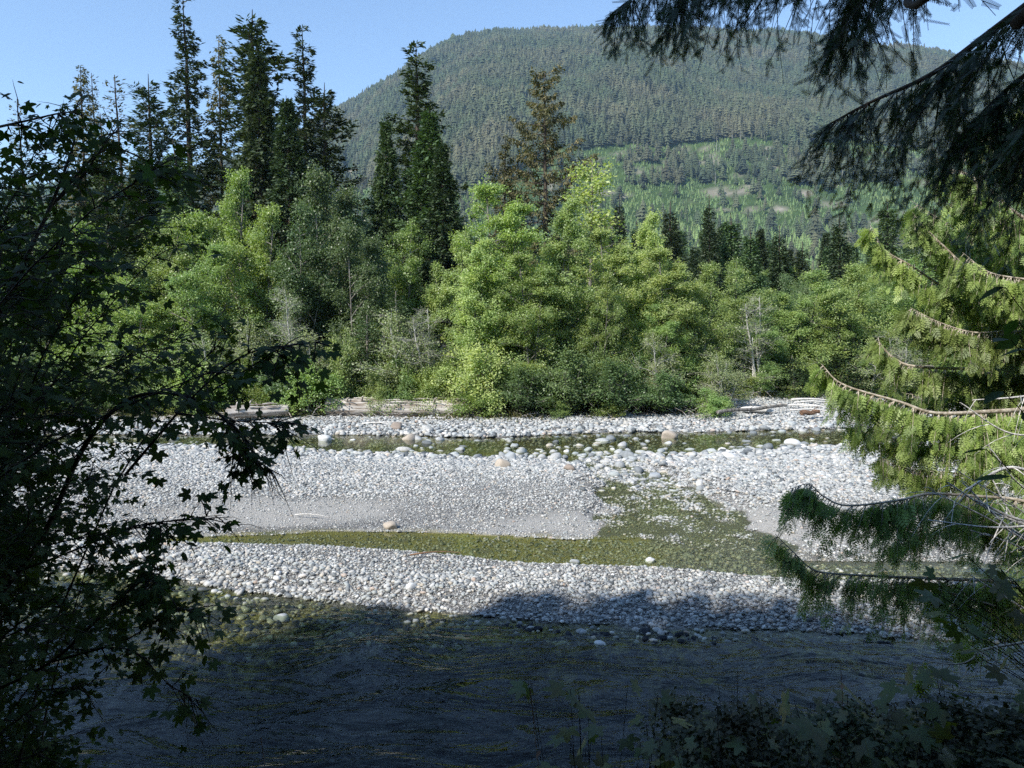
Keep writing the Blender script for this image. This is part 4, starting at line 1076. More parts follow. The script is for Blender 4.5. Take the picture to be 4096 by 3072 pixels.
def slab():
    c = np.append(on_water(3030, 1650, .4), .55); c[2] = ground_z(c[0], c[1]) + .22; g = Geo(); r = np.random.default_rng(3)
    n = 14; s = np.linspace(0, 1, n); prof = np.sin(np.pi * (s * .92 + .06)) ** .6
    V, F = tube(np.stack([(s - .5) * 1.75, 0 * s, 0.10 * np.sin(s * 2.5) - .12 * s], -1), 0.20 * prof + .01, 10)
    V[:, 2] *= 0.75; V += r.normal(0, .008, V.shape); g.add(V, F)
    o = link('driftwood', g.mesh('driftwood', M['deadwood'], True), None, tuple(c)); o.rotation_euler = (0.2, 0.05, -.12)
    tag(o, 'bright white canoe shaped slab of driftwood on the right cobbles', 'driftwood', 'driftwood pieces')
slab()
def stick(u, v, z, L_, ang, rise, rad, label, mat='deadwood', bend=.05, parent=None, grp='driftwood pieces'):
    c = np.append(on_water(u, v, z), z); c[2] = ground_z(c[0], c[1]) + .08 + max(0, z - .5) * .6; g = Geo(); r = np.random.default_rng(int(u * 3 + v))
    s = np.linspace(0, 1, 7)
    P = np.stack([s * L_ * math.cos(ang), s * L_ * math.sin(ang), s * L_ * rise + np.sin(s * 3) * bend * L_], -1) + np.cumsum(r.normal(0, .012 * L_, (7, 3)), 0) * s[:, None]
    g.add(*tube(P, rad * (1.05 - .8 * s), 6))
    o = link('driftwood_stick', g.mesh('driftwood_stick', M[mat], True), None, tuple(c)); tag(o, label, 'driftwood', grp); return o
for a in [(2945, 1620, .55, 1.3, -.9, -.1, .035, 'thin white stick leaning against the canoe shaped driftwood slab'),
          (2960, 1615, .6, 1.7, -.5, -.12, .03, 'longer white stick crossing under the driftwood slab'),
          (3165, 1600, .75, 2.2, -.25, -.02, .07, 'upper white log of the driftwood pile at the right'),
          (3155, 1612, .72, 2.0, -.5, -.05, .06, 'second white log down in the driftwood pile'),
          (3160, 1626, .68, 2.1, -.35, -.03, .05, 'middle grey branch of the driftwood pile'),
          (3175, 1598, .9, 2.6, -.1, -.03, .05, 'topmost pale branch of the driftwood pile'),
          (3200, 1614, .74, 1.9, -.75, -.03, .045, 'steeply slanting branch in the driftwood pile'),
          (3060, 1580, .8, 1.3, .1, 0, .07, 'short white log under the bushes left of the driftwood pile'),
          (3540, 1560, .9, 1.0, -.6, .0, .07, 'white log end right of the driftwood pile seen through cedar twigs'),
          (1450, 1678, .45, 1.4, -.2, 0, .05, 'white flat stick on the cobbles below the big log'),
          (1500, 1680, .42, 1.8, .05, 0, .03, 'thin pale stick right of the white flat stick'),
          (1140, 1690, .45, .9, -.6, .0, .05, 'pale forked stick at the left end of the cobbles'),
          (1735, 1660, .52, .5, -.3, 0, .06, 'short pale chip of wood at the foot of the half bare alder'),
          (1520, 1600, .95, 1.3, -.7, -.35, .04, 'bent grey branch hanging over the front of the big log'),
          (1560, 1625, .8, 1.2, .2, -.1, .035, 'crooked grey branch low in front of the big log'),
          (1905, 1650, .7, 1.1, 1.0, -.75, .05, 'pale upright root stub at the shore under the low bush'),
          (1640, 2245, .14, 1.0, .1, 0, .02, 'thin reddish stick lying on the near gravel bar'),
          (820, 1803, .15, .9, .1, .0, .03, 'curved pale stick left on the gravel behind the maple leaves'),
          (1180, 2050, .2, .9, -.2, 0, .018, 'thin pale twig on the left side of the gravel bar')]:
    stick(*a, mat='brown_wood' if 'reddish' in a[7] else 'deadwood')
g = Geo(); p = on_water(3008, 1582, .8)
s = np.linspace(0, 1, 8); g.add(*tube(np.stack([.06 * np.sin(s * 5), .03 * s, s * 3.6], -1), .10 * (1 - .6 * s), 8))
o = link('snag', g.mesh('snag', M['deadwood'], True), None, (p[0], p[1], ground_z(p[0], p[1]) - .05)); tag(o, 'slim white dead trunk standing at the edge of the right cobbles', 'dead tree')

def debris():
    r = np.random.default_rng(99); g = Geo(); n = 420
    x = r.uniform(-.7, .7, n) * 39; f1 = e_far1(x); y = f1 + r.normal(4.2, .9, n) + 4.5 * sst(.24, .32, x / 40)
    for a, b in zip(x, y):
        z = ground_z(a, b); L_ = r.uniform(.2, 1.2); an = r.normal(0, .6) + (3.14 if r.uniform() < .5 else 0); rs = r.normal(.1, .18)
        P = np.array([[a, b, z + .02], [a + L_ * .5 * math.cos(an), b + L_ * .5 * math.sin(an), z + .05 + L_ * rs], [a + L_ * math.cos(an), b + L_ * math.sin(an) + r.normal(0, .08), z + .05 + L_ * rs * 1.5]])
        g.add(*tube(P, np.array([1, .8, .4]) * r.uniform(.008, .028), 4))
    o = link('bank_debris', g.mesh('bank_debris', M['log_wood'])); tag(o, 'tangle of small dead sticks along the foot of the far bank', 'debris', kind='stuff')
    n = 9000; x = r.uniform(-.7, .7, n) * 40; f1 = e_far1(x); y = f1 + r.normal(5.0, .7, n) + 4.5 * sst(.24, .32, x / 40); z = height(x, y)
    k = fbm(x, y, 1.5, 7) > .45; x, y, z = x[k], y[k], z[k]; n = len(x)
    D = np.stack([r.normal(0, .4, n), r.normal(0, .4, n), np.ones(n)], -1); g = Geo()
    g.add(*place(LEAFV, LEAFF, frames(D, r.normal(0, 1, (n, 3)) + 1e-3, r.uniform(.15, .5, n), .05), np.stack([x, y, z - .02], -1)), r.uniform(0, 1, n))
    o = link('bank_grass', g.mesh('bank_grass', M['grass'])); tag(o, 'dry grass and weeds along the foot of the far bank', 'grass', kind='stuff')
debris()

# ------------------------------------------------------------------ the wood on the near bank, behind and beside the viewpoint
pts = []; H = []
EX = [-27, -21.6, -21, -19.5, -18.3, -15.5, -12.7, -9.5, -7.5, -5]
EH = [17, 17.4, 18.9, 20.7, 21.5, 22.0, 21.9, 19.6, 15.4, 12.5]
for row, (y0, st) in enumerate([(-4.2, .8), (-5.6, 1.1), (-7.8, 1.8), (-12, 3.0)]):
    x = -34.0
    while x < -5.0:
        xx = x + rng.uniform(-.4, .4)
        h = np.interp(xx, EX, EH) - 3.4
        pts.append((xx, y0 + rng.uniform(-.6, .6))); H.append((h - 0.9) * rng.uniform(0.95, 1.03)); x += st
for x, y, h in [(-9.5, -2.2, 11.5), (-7.6, -1.9, 12), (-5.8, -2.3, 12.5), (-4.2, -1.8, 12), (-2.9, -2.6, 12.5), (-1.6, -3.4, 12), (-11.5, -1.5, 11), (-13.5, -1.8, 11), (-8.6, 0.6, 8), (-6.6, -0.4, 8.5),
                (0.5, -5, 12), (3, -6, 13), (6, -5, 13), (9, -4, 14), (12, -2, 14), (15, 1, 14), (-16, 0, 10), (-19, 1, 11), (-22, 2, 10), (2, -10, 16), (-3, -9, 15), (8, -10, 16), (14, -8, 16), (19, -3, 15)]:
    pts.append((x, y)); H.append(h)
near = woods('near_bank_woods', [joined('dense', 0, 'near_spruce'), joined('dark', 0, 'near_alder'), joined('dense', 1, 'near_spruce_b')], pts, H, 1.05, 'shady wood of spruce and alder on the near bank, throwing its shadow over the river')

# ------------------------------------------------------------------ leaf shapes
def maple_shape():
    out = [(-178, .10), (-150, .34), (-128, .46), (-108, .66), (-98, .50), (-84, .44), (-72, .60), (-58, .84), (-47, .92), (-38, .66), (-26, .50), (-16, .72), (-9, .86), (0, 1.05)]
    full = out + [(-a, r) for a, r in out[::-1][1:]]
    c = np.array([0.42, 0, 0.0]); V = [c * [1, 1, 1] + [0, 0, .03]]
    for a, r in full:
        x = 0.38 + r * 0.62 * math.cos(R(a)); y = r * 0.72 * math.sin(R(a))
        V.append(np.array([x, y, 0.10 * abs(y) - 0.22 * (x - .4) ** 2 - 0.25 * y * y]))
    n = len(full); F = [(0, 1 + k, 1 + (k + 1) % n) for k in range(n)]
    return np.array(V), np.array(F)
MAPV, MAPF = maple_shape()
OVV = np.array([[0, 0, 0], [.25, .22, .03], [.6, .24, .0], [1, 0, -.12], [.6, -.24, .0], [.25, -.22, .03]]); OVF = np.array([[0, 1, 2, 3], [0, 3, 4, 5]])

def leafy_twigs(name, starts, dirs, lens, seed, leafV, leafF, size, gap=0.035, droop=0.5, mat='maple', rad=0.0028, barkm='bark_dark', flatn=0.5):
    """thin twigs with leaves standing alternately along them; returns twig mesh data and leaf placements"""
    r = np.random.default_rng(seed); tw = Geo(); LP, LD, LN, LS = [], [], [], []
    for p, d, l in zip(starts, dirs, lens):
        e = np.linspace(0, 1, 5)[:, None]
        d = unit(d); path = p + d * l * e + np.array([0, 0, -1.0]) * droop * l * 0.5 * e ** 2 + np.cumsum(r.normal(0, .012, (5, 3)), 0) * e
        tw.add(*tube(path, rad * (1.2 - e[:, 0]), 3))
        n = max(2, int(l / gap)); s = (np.arange(n) + r.uniform(0.2, 1, n)) / n
        P = np.stack([np.interp(s, e[:, 0], path[:, k]) for k in range(3)], -1)
        sd = unit(np.cross(d, [0, 0, 1.0]) + 1e-6) * np.where(np.arange(n) % 2, 1, -1)[:, None]
        D = unit(sd * r.uniform(.4, 1, n)[:, None] + d * r.uniform(.3, .9, n)[:, None] + np.array([0, 0, -1.0]) * r.uniform(0, 1.1, n)[:, None])
        LP.append(P + D * 0.015); LD.append(D); LN.append(np.array([0, -0.25, 1.0]) + r.normal(0, flatn, (n, 3))); LS.append(size * r.uniform(.55, 1.2, n))
    return tw, np.concatenate(LP), np.concatenate(LD), np.concatenate(LN), np.concatenate(LS)

def mat4(Mx, L):
    from mathutils import Matrix
    m = Matrix.Identity(4)
    for i in range(3):
        for j in range(3): m[i][j] = Mx[i, j]
        m[i][3] = L[i]
    return m

# ------------------------------------------------------------------ dark vine maple on the left
def vine_maple():
    r = np.random.default_rng(31)
    base = np.array([-3.3, 2.9, ground_z(-3.3, 2.9)])
    o = empty('vine_maple', tuple(base)); tag(o, 'dark shaded vine maple with hanging lobed leaves filling the left edge', 'shrub')
    UB = np.array([(420, 60), (520, 300), (620, 700), (700, 760), (900, 780), (1100, 860), (1300, 980), (1450, 1060), (1600, 950), (1750, 900), (1950, 640), (2150, 560), (2350, 680), (2600, 780), (2800, 560), (3072, 420), (3400, 400)], float)
    stems = Geo(); ST, DR, LN = [], [], []
    guides = [([(-100, 2500), (150, 2180), (330, 1800), (480, 1620), (620, 1572), (780, 1600), (930, 1700), (1010, 1790)], 3.3, 2.9, .013),
              ([(-150, 1700), (0, 1250), (110, 1020), (200, 830), (260, 680), (300, 560)], 3.0, 3.3, .012),
              ([(200, 830), (330, 700), (430, 560), (470, 520)], 3.2, 3.4, .006), ([(200, 830), (420, 600), (620, 660), (800, 745)], 3.2, 3.8, .006),
              ([(-60, 520), (120, 480), (260, 450), (330, 460)], 2.8, 3.2, .006), ([(500, 1900), (760, 1600), (980, 1420), (1240, 1370)], 3.0, 2.7, .006),
              ([(820, 1580), (1000, 1470), (1120, 1395), (1290, 1365)], 2.9, 2.6, .004), ([(900, 1680), (950, 1760), (960, 1850)], 2.9, 2.8, .004), ([(700, 1650), (900, 1680), (1060, 1690), (1170, 1690)], 2.9, 2.7, .004),
              ([(930, 1740), (1010, 1830), (1090, 1885)], 2.9, 2.8, .003), ([(-100, 2350), (300, 2200), (560, 2100), (860, 2075)], 3.1, 3.0, .006), ([(-100, 2300), (200, 2180), (500, 2120), (700, 2080), (890, 2060)], 3.1, 2.8, .004),
              ([(-100, 2800), (200, 2650), (420, 2450), (560, 2330), (620, 2330)], 3.1, 2.7, .008), ([(200, 2650), (500, 2560), (700, 2440), (830, 2470)], 3.0, 2.7, .005),
              ([(300, 2600), (520, 2600), (680, 2740), (830, 2820)], 3.0, 2.8, .004), ([(420, 2450), (560, 2380), (640, 2300), (600, 2250)], 2.9, 2.8, .004)]
    for g_, d0, d1, rad in guides:
        n = len(g_); P = np.array([at(u, v, d0 + (d1 - d0) * k / (n - 1)) for k, (u, v) in enumerate(g_)])
        Q = catmull(P, 5 * n); stems.add(*tube(Q, np.linspace(rad, rad * .3, len(Q)), 6))
        nt_ = int(6 * n)
        for k in range(nt_):
            q = r.uniform(.15, 1); i = min(int(q * (len(Q) - 1)), len(Q) - 2)
            tg = unit(Q[i + 1] - Q[i])
            ST.append(Q[i]); DR.append(tg * .8 + r.normal(0, .55, 3) + np.array([0, 0, -.25])); LN.append(r.uniform(.06, .22))
    for k in range(160):
        v = r.uniform(450, 3350); ub = np.interp(v, UB[:, 0], UB[:, 1]) - 70
        u = -150 + (ub + 100) * r.uniform(0, 1) ** 1.15 if k < 112 else r.uniform(-200, 230)
        D = r.uniform(2.5, 5.2) if k < 112 else r.uniform(3.5, 5.5)
        p1 = at(u, v, D)
        p0 = base + np.array([r.normal(0, .35), r.normal(0, .4), 0]); p0[2] = ground_z(p0[0], p0[1]) - .05
        hgt = max(p1[2] - p0[2], -.3)
        pm = p0 * .55 + p1 * .45 + np.array([-0.25, 0, 0.25 * abs(hgt) + .35])
        e = np.linspace(0, 1, 12)[:, None]; Q = (1 - e) ** 2 * p0 + 2 * e * (1 - e) * pm + e ** 2 * p1
        Q = Q + np.cumsum(r.normal(0, .012, Q.shape), 0)
        stems.add(*tube(Q, np.linspace(.010, .002, 12), 4))
        for j in range(29):
            q = 1 - 0.52 * r.uniform(0, 1) ** 1.3; i = min(int(q * 11), 10); f = q * 11 - i
            pp = Q[i] * (1 - f) + Q[i + 1] * f
            ST.append(pp); DR.append(unit(Q[min(i + 1, 11)] - Q[i]) * .6 + r.normal(0, .6, 3) * np.array([1, 1, .6]) + np.array([0, 0, -.1])); LN.append(r.uniform(.1, .34))
    tw, P, D, N_, Sz = leafy_twigs('maple_twigs', ST, DR, LN, 5, MAPV, MAPF, .058)
    # the outer leaves that show singly against the light are parts; the rest is one mass
    U, Vv = px_of(P[:, 0], P[:, 1], P[:, 2])
    ub = np.interp(Vv, UB[:, 0], UB[:, 1])
    ok = (U < ub + 330) & ~((U > ub + 60) & (r.uniform(0, 1, len(U)) < 0.35))
    big = ok & (U > ub - 130) & (U > 60)
    idx = np.nonzero(big)[0]; idx = idx[np.argsort(-(Sz[idx] / P[idx, 1]) - 0.02 * r.uniform(0, 1, len(idx)))][:290]
    st = link('branches', stems.mesh('maple_branches', M['bark_dark'], True), o); st.location = -Vector(base)
    t2 = link('twigs', tw.mesh('maple_twigs', M['bark_dark']), o); t2.location = -Vector(base); t2['kind'] = 'stuff'
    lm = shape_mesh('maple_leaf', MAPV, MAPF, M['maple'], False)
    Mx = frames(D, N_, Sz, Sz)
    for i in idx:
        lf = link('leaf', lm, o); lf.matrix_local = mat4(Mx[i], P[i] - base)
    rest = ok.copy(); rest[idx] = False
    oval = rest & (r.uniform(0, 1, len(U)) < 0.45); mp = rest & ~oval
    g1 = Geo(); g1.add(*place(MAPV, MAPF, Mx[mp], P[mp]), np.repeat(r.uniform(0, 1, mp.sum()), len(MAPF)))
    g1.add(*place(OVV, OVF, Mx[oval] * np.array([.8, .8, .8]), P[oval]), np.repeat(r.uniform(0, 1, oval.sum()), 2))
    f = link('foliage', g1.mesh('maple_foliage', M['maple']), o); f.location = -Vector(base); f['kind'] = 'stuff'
    return len(P)
print('maple leaves', vine_maple())

# ------------------------------------------------------------------ hemlock boughs overhead
def needle_twig():
    V = []; F = []
    n = 15
    for k in range(n):
        s = (k + .5) / n
        for sd in (-1, 1):
            l = 0.17 * (1 - .35 * s); a = R(58 - 15 * s); b = len(V); w = .024
            dx, dy = math.cos(a), math.sin(a) * sd
            z = .02 * ((k % 3) - 1)
            p = np.array([s, 0, 0.0]); d_ = np.array([dx, dy, z]) ; q = np.array([-dy, dx, 0])
            V += [p - q * w * .5, p + q * w * .5, p + d_ * l + q * w * .5, p + d_ * l - q * w * .5]; F.append((b, b + 1, b + 2, b + 3))
    b = len(V); V += [np.array([0, -.012, 0]), np.array([0, .012, 0]), np.array([1, .006, 0]), np.array([1, -.006, 0])]; F.append((b, b + 1, b + 2, b + 3))
    return np.array(V), np.array(F)
NTV, NTF = needle_twig()

def hemlock():
    r = np.random.default_rng(41)
    base = np.array([3.6, -1.6, ground_z(3.6, -1.6)])
    o = empty('hemlock_tree', tuple(base)); tag(o, 'overhanging hemlock whose dark boughs hang into the top right corner', 'tree')
    g = Geo(); s = np.linspace(0, 1, 12)[:, None]
    g.add(*tube(np.concatenate([0.15 * np.sin(s * 3), .1 * s, 21 * s], 1), (.26 * (1 - .9 * s[:, 0]) + .02), 10)); link('trunk', g.mesh('hemlock_trunk', M['bark_dark'], True), o)
    boughs = [([(4700, -500, 1.9), (4250, -90, 2.7), (3960, 130, 3.2), (3720, 300, 3.6), (3480, 410, 3.9), (3310, 500, 4.2)], 70, .62, .020, 1.0),
              ([(4200, -700, 2.1), (3600, -330, 2.8), (3200, -190, 3.3), (2850, -110, 3.7), (2560, -20, 4.1), (2440, 60, 4.3)], 80, .36, .015, .75),
              ([(4300, -600, 2.0), (3700, -300, 2.6), (3480, -120, 3.0), (3420, 60, 3.3), (3400, 230, 3.5)], 46, .34, .012, .9),
              ([(4700, -100, 2.1), (4350, 150, 2.7), (4100, 300, 3.0), (3930, 450, 3.3), (3860, 560, 3.5)], 60, .50, .014, 1.0),
              ([(3900, -700, 2.3), (3300, -400, 3.0), (2950, -220, 3.6), (2760, -60, 3.9), (2700, 60, 4.0)], 50, .36, .012, .9),
              ([(4600, 100, 2.4), (4300, 350, 2.9), (4090, 480, 3.3), (3980, 620, 3.6)], 40, .36, .012, 1.0)]
    for bi, (pp, n2, l2, rad, dn) in enumerate(boughs):
        P = np.array([at(*q) for q in pp]); P = np.concatenate([[base + [0, .1, 4.5 + bi * .4 + 1.0]], P]); Q = catmull(P, 50)
        bg_ = Geo(); bg_.add(*tube(Q, np.linspace(rad * 1.3, rad * .2, 50), 6))
        TP, TD, TN, TL = [], [], [], []
        for k in range(int(n2 * 1.5)):
            q = 1 - .68 * r.uniform(0, 1); i = min(int(q * 49), 48); tg = unit(Q[i + 1] - Q[i])
            L_ = l2 * r.uniform(.35, 1.15) * (0.35 + 1.1 * (1 - q) ** .6)
            sd = unit(np.cross(tg, [0, 0, 1])) * r.choice([-1, 1])
            e = np.linspace(0, 1, 7)[:, None]
            dd = unit(sd * r.uniform(.1, .8) + tg * r.uniform(.1, .8) + np.array([0, 0, -.45]))
            path = Q[i] + dd * L_ * e * .75 + np.array([0, 0, -1]) * L_ * .65 * e ** 1.7 + np.cumsum(r.normal(0, .012, (7, 3)), 0) * e
            bg_.add(*tube(path, np.linspace(.0035, .001, 7), 3))
            m = max(4, int(L_ / .022 * dn)); s_ = r.uniform(.05, 1, m)
            pos = np.stack([np.interp(s_, e[:, 0], path[:, j]) for j in range(3)], -1)
            t3 = unit(path[-1] - path[0]); sd3 = unit(np.cross(t3, r.normal(0, 1, 3)))
            D3 = unit(t3 * r.uniform(.5, 1.1, m)[:, None] + sd3 * (r.uniform(.3, .9, m) * r.choice([-1, 1], m))[:, None] + r.normal(0, .22, (m, 3)))
            TP.append(pos); TD.append(D3); TN.append(r.normal(0, .6, (m, 3)) + np.array([0, -.6, .6])); TL.append(r.uniform(.045, .11, m) * (1.15 - .4 * s_))
        TP, TD, TN, TL = map(np.concatenate, (TP, TD, TN, TL))
        b_ = link('bough', bg_.mesh('hemlock_bough', M['bark_dark'], True), o); b_.location = -Vector(base)
        ng = Geo(); V, F = place(NTV, NTF, frames(TD, TN, TL, .095), TP); ng.add(V, F, np.repeat(r.uniform(0, 1, len(TL)), len(NTF)))
        nn = link('needles', ng.mesh('hemlock_needles', M['hemlock']), b_); nn['kind'] = 'stuff'
        print('hemlock twigs', len(TL))
hemlock()

# ------------------------------------------------------------------ sunlit cedar on the right
def cedar_spray():
    V = []; F = []
    def blade(p, d, l, w, z=0):
        d = np.array([d[0], d[1], z]); q = np.array([-d[1], d[0], 0]); b = len(V)
        V.extend([p, p + d * l * .45 + q * w, p + d * l + np.array([0, 0, -.03 * l]), p + d * l * .45 - q * w]); F.append((b, b + 1, b + 2, b + 3))
    blade(np.zeros(3), (1, 0), 1.0, .016)
    n = 9
    for k in range(n):
        s = .10 + .85 * k / n; sd = 1 if k % 2 else -1
        L_ = .42 * (1 - s) ** .7 + .08; a = R(48); d = (math.cos(a), math.sin(a) * sd); p = np.array([s, 0, 0.0])
        blade(p, d, L_, .026)
        for j in (1, 2, 3):
            f = j / 4.2
            for s2 in (-1, 1):
                a2 = a * sd + s2 * R(42); blade(p + np.array([d[0], d[1], 0]) * L_ * f, (math.cos(a2), math.sin(a2)), L_ * (.40 - .07 * j), .026)
    return np.array(V), np.array(F)
CSV, CSF = cedar_spray()

def cedar():
    r = np.random.default_rng(43)
    tx, ty = 9.3, 10.4
    base = np.array([tx, ty, ground_z(tx, ty)])
    o = empty('cedar_tree', tuple(base)); tag(o, 'sunlit yellow green cedar with drooping sprays and pale bare limbs along the right edge', 'tree')
    g = Geo(); s = np.linspace(0, 1, 10)[:, None]
    g.add(*tube(np.concatenate([0.2 * s, .1 * s, 13 * s], 1), (.24 * (1 - .85 * s[:, 0]) + .02), 10)); link('trunk', g.mesh('cedar_trunk', M['bark'], True), o)
    # listed limbs follow the photograph; each: points (u, v, D), hang length, sprays per metre, thickness, start of foliage
    B = [([(4300, 1600, 9.6), (4096, 1636, 9.2), (3962, 1646, 9.0), (3740, 1652, 8.8), (3601, 1608, 8.8), (3373, 1538, 8.9), (3285, 1456, 9.0)], .95, 62, .030, .2),
         ([(4300, 1500, 10), (4012, 1479, 9.8), (3683, 1468, 9.6), (3582, 1437, 9.6), (3525, 1380, 9.6), (3512, 1348, 9.6)], .75, 55, .022, .2),
         ([(4300, 1350, 10.2), (4050, 1290, 10), (3892, 1190, 9.8), (3766, 1142, 9.7), (3645, 1063, 9.7), (3540, 1000, 9.7), (3480, 900, 9.7)], .8, 60, .024, .25),
         ([(4300, 1250, 9.6), (4050, 1190, 9.5), (3880, 1080, 9.4), (3770, 980, 9.4), (3690, 900, 9.4), (3650, 850, 9.4)], .7, 60, .020, .3),
         ([(4350, 980, 9.2), (4088, 867, 9.2), (3962, 760, 9.2), (3854, 690, 9.2), (3760, 680, 9.2)], .9, 60, .022, .15),
         ([(4400, 800, 9.6), (4150, 640, 9.6), (4000, 560, 9.6), (3900, 560, 9.6)], .9, 60, .018, .1),
         ([(4350, 620, 9.9), (4200, 480, 9.9), (4080, 420, 9.9)], .8, 60, .016, .1),
         ([(4300, 1800, 9.3), (4096, 1800, 9.1), (3850, 1760, 9.0), (3600, 1760, 9.0), (3420, 1700, 9.0)], .8, 55, .018, .15),
         ([(4300, 2050, 9.2), (4050, 2000, 9.0), (3850, 1900, 8.9), (3650, 1880, 8.9), (3520, 1830, 8.9)], .7, 50, .016, .2),
         ([(4300, 1100, 10.4), (4000, 1000, 10.4), (3800, 900, 10.4), (3640, 800, 10.4)], .8, 50, .016, .2),
         ([(4300, 1000, 9.9), (4100, 900, 9.9), (3950, 880, 9.9), (3800, 800, 9.9)], .8, 50, .016, .1),
         ([(4300, 1420, 9.5), (4100, 1330, 9.3), (3900, 1330, 9.3), (3760, 1290, 9.3), (3640, 1230, 9.3)], .8, 55, .016, .1),
         ([(4300, 1560, 10.3), (4100, 1570, 10.2), (3900, 1540, 10.2), (3700, 1580, 10.1), (3560, 1560, 10.1)], .7, 50, .016, .1),
         ([(4300, 1150, 8.9), (4120, 1120, 8.9), (3960, 1090, 8.9), (3850, 1010, 8.9)], .8, 60, .016, .05),
         ([(4300, 2280, 8.8), (4100, 2330, 8.5), (3993, 2323, 8.4), (3709, 2313, 8.2), (3570, 2307, 8.1), (3329, 2294, 8.0), (3247, 2275, 8.0), (3177, 2212, 8.0), (3101, 2136, 8.0)], .85, 40, .020, .25),
         ([(4300, 2000, 8.6), (4000, 1990, 8.4), (3728, 1975, 8.2), (3600, 2000, 8.1), (3392, 2022, 8.0), (3297, 1987, 8.0), (3234, 1937, 8.0), (3150, 1960, 8.0)], .95, 46, .016, .3),
         ([(4300, 2150, 8.9), (4050, 2100, 8.8), (3850, 2080, 8.7), (3700, 2120, 8.6), (3560, 2180, 8.5)], .5, 40, .016, .2),
         ([(4300, 2500, 8.5), (4096, 2459, 8.3), (3886, 2395, 8.2), (3734, 2351, 8.1)], .25, 10, .022, .5),
         ([(4300, 2450, 9.0), (4050, 2400, 8.8), (3950, 2300, 8.7)], .4, 40, .016, .2)]
    tot = 0
    for pp, hl, dens, rad, f0 in B:
        P = np.array([at(*q) for q in pp]); top = base + np.array([0.1, 0, np.clip(P[0][2] - base[2] + .3, .5, 12)]); P = np.concatenate([[top], P]); Q = catmull(P, 60)
        seg = np.linalg.norm(np.diff(Q, axis=0), axis=1); cum = np.concatenate([[0], np.cumsum(seg)]); Lt = cum[-1]
        bg_ = Geo(); bg_.add(*tube(Q, np.linspace(rad * 1.5, rad * .16, 60), 7))
        SP, SD, SN, SL = [], [], [], []
        n2 = int(dens * Lt * (1 - f0) * 1.0)
        for k in range(n2):
            q = min(.995, f0 + (1 - f0) * (r.uniform(0, 1) ** .85 + .02 * r.normal())); dist = q * Lt; i = min(np.searchsorted(cum, dist) - 1, 58); i = max(i, 0); tg = unit(Q[i + 1] - Q[i])
            L_ = hl * r.uniform(.15, 1.3) * (1.12 - .75 * (q - f0) / (1 - f0))
            sd = unit(np.cross(tg, [0, 0, 1])) * r.choice([-1, 1])
            e = np.linspace(0, 1, 6)[:, None]; dd = unit(sd * r.uniform(.05, .75) + tg * r.uniform(.15, .7) + np.array([0, 0, -.25]))
            path = Q[i] + dd * L_ * .55 * e + np.array([0, 0, -1]) * L_ * .78 * e ** 1.6
            bg_.add(*tube(path, np.linspace(.006, .0018, 6), 3))
            m = max(3, int(L_ / .048)); s_ = (np.arange(m) + r.uniform(0, 1, m)) / m
            s_ = .12 + .88 * s_
            pos = np.stack([np.interp(s_, e[:, 0], path[:, j]) for j in range(3)], -1)
            t3 = unit(np.stack([np.interp(s_, e[:, 0], np.gradient(path[:, j])) for j in range(3)], -1))
            pl = unit(np.cross(t3, r.normal(0, 1, 3)))
            D3 = unit(t3 * 1.0 + pl * (r.uniform(.3, .9, m) * np.where(np.arange(m) % 2, 1, -1))[:, None] + np.array([0, 0, -.35]) + r.normal(0, .1, (m, 3)))
            SP.append(pos); SD.append(D3); SN.append(np.cross(t3, pl) + r.normal(0, .35, (m, 3))); SL.append(r.uniform(.11, .25, m) * (1.15 - .45 * s_))
        SP, SD, SN, SL = map(np.concatenate, (SP, SD, SN, SL)); tot += len(SL)
        b_ = link('limb', bg_.mesh('cedar_limb', M['twig'], True), o); b_.location = -Vector(base)
        ng = Geo(); V, F = place(CSV, CSF, frames(SD, SN, SL, SL * .95), SP); ng.add(V, F, np.repeat(r.uniform(0, 1, len(SL)), len(CSF)))
        nn = link('sprays', ng.mesh('cedar_sprays', M['cedar']), b_); nn['kind'] = 'stuff'
    print('cedar sprays', tot)
    # dead broken limbs, bleached white
    def dead(pts_, rad, nb_, bl, seed):
        rr = np.random.default_rng(seed); Q = catmull(np.array([at(*q) for q in pts_]), 24); gg = Geo(); gg.add(*tube(Q, np.linspace(rad, rad * .35, 24), 6))
        for k in range(nb_):
            i = rr.integers(4, 23); tg = unit(Q[min(i + 1, 23)] - Q[i - 1]); dd = unit(tg * .7 + rr.normal(0, .5, 3) + np.array([0, 0, -.3])); l = bl * rr.uniform(.3, 1); e = np.linspace(0, 1, 5)[:, None]
            gg.add(*tube(Q[i] + dd * l * e + np.array([0, 0, -.4]) * l * e ** 2, np.linspace(rad * .35, rad * .1, 5), 4))
        x = link('dead_limb', gg.mesh('dead_limb', M['deadwood'], True), o); x.location = -Vector(base)
    for k, (a, b, c, rd_) in enumerate([((4300, 2160), (4000, 2060), (3790, 1930), .016), ((4300, 2250), (4050, 2120), (3850, 1930), .018), ((4300, 2120), (4080, 2080), (3900, 2000), .022), ((4300, 2000), (4060, 1870), (3860, 1960), .020),
                                        ((4300, 2230), (4080, 2100), (3960, 1900), .013), ((4300, 2080), (4000, 2110), (3710, 2080), .013), ((4250, 2260), (4000, 2100), (3720, 1960), .012), ((4300, 1960), (4110, 1960), (3950, 1780), .010),
                                        ((4300, 2190), (4096, 2050), (3810, 1870), .009), ((4300, 2300), (4060, 2180), (3880, 2120), .012), ((4300, 1720), (4050, 1735), (3840, 1610), .012), ((4300, 1560), (4050, 1590), (3890, 1600), .012), ((4300, 2560), (4040, 2400), (3880, 2300), .014)]):
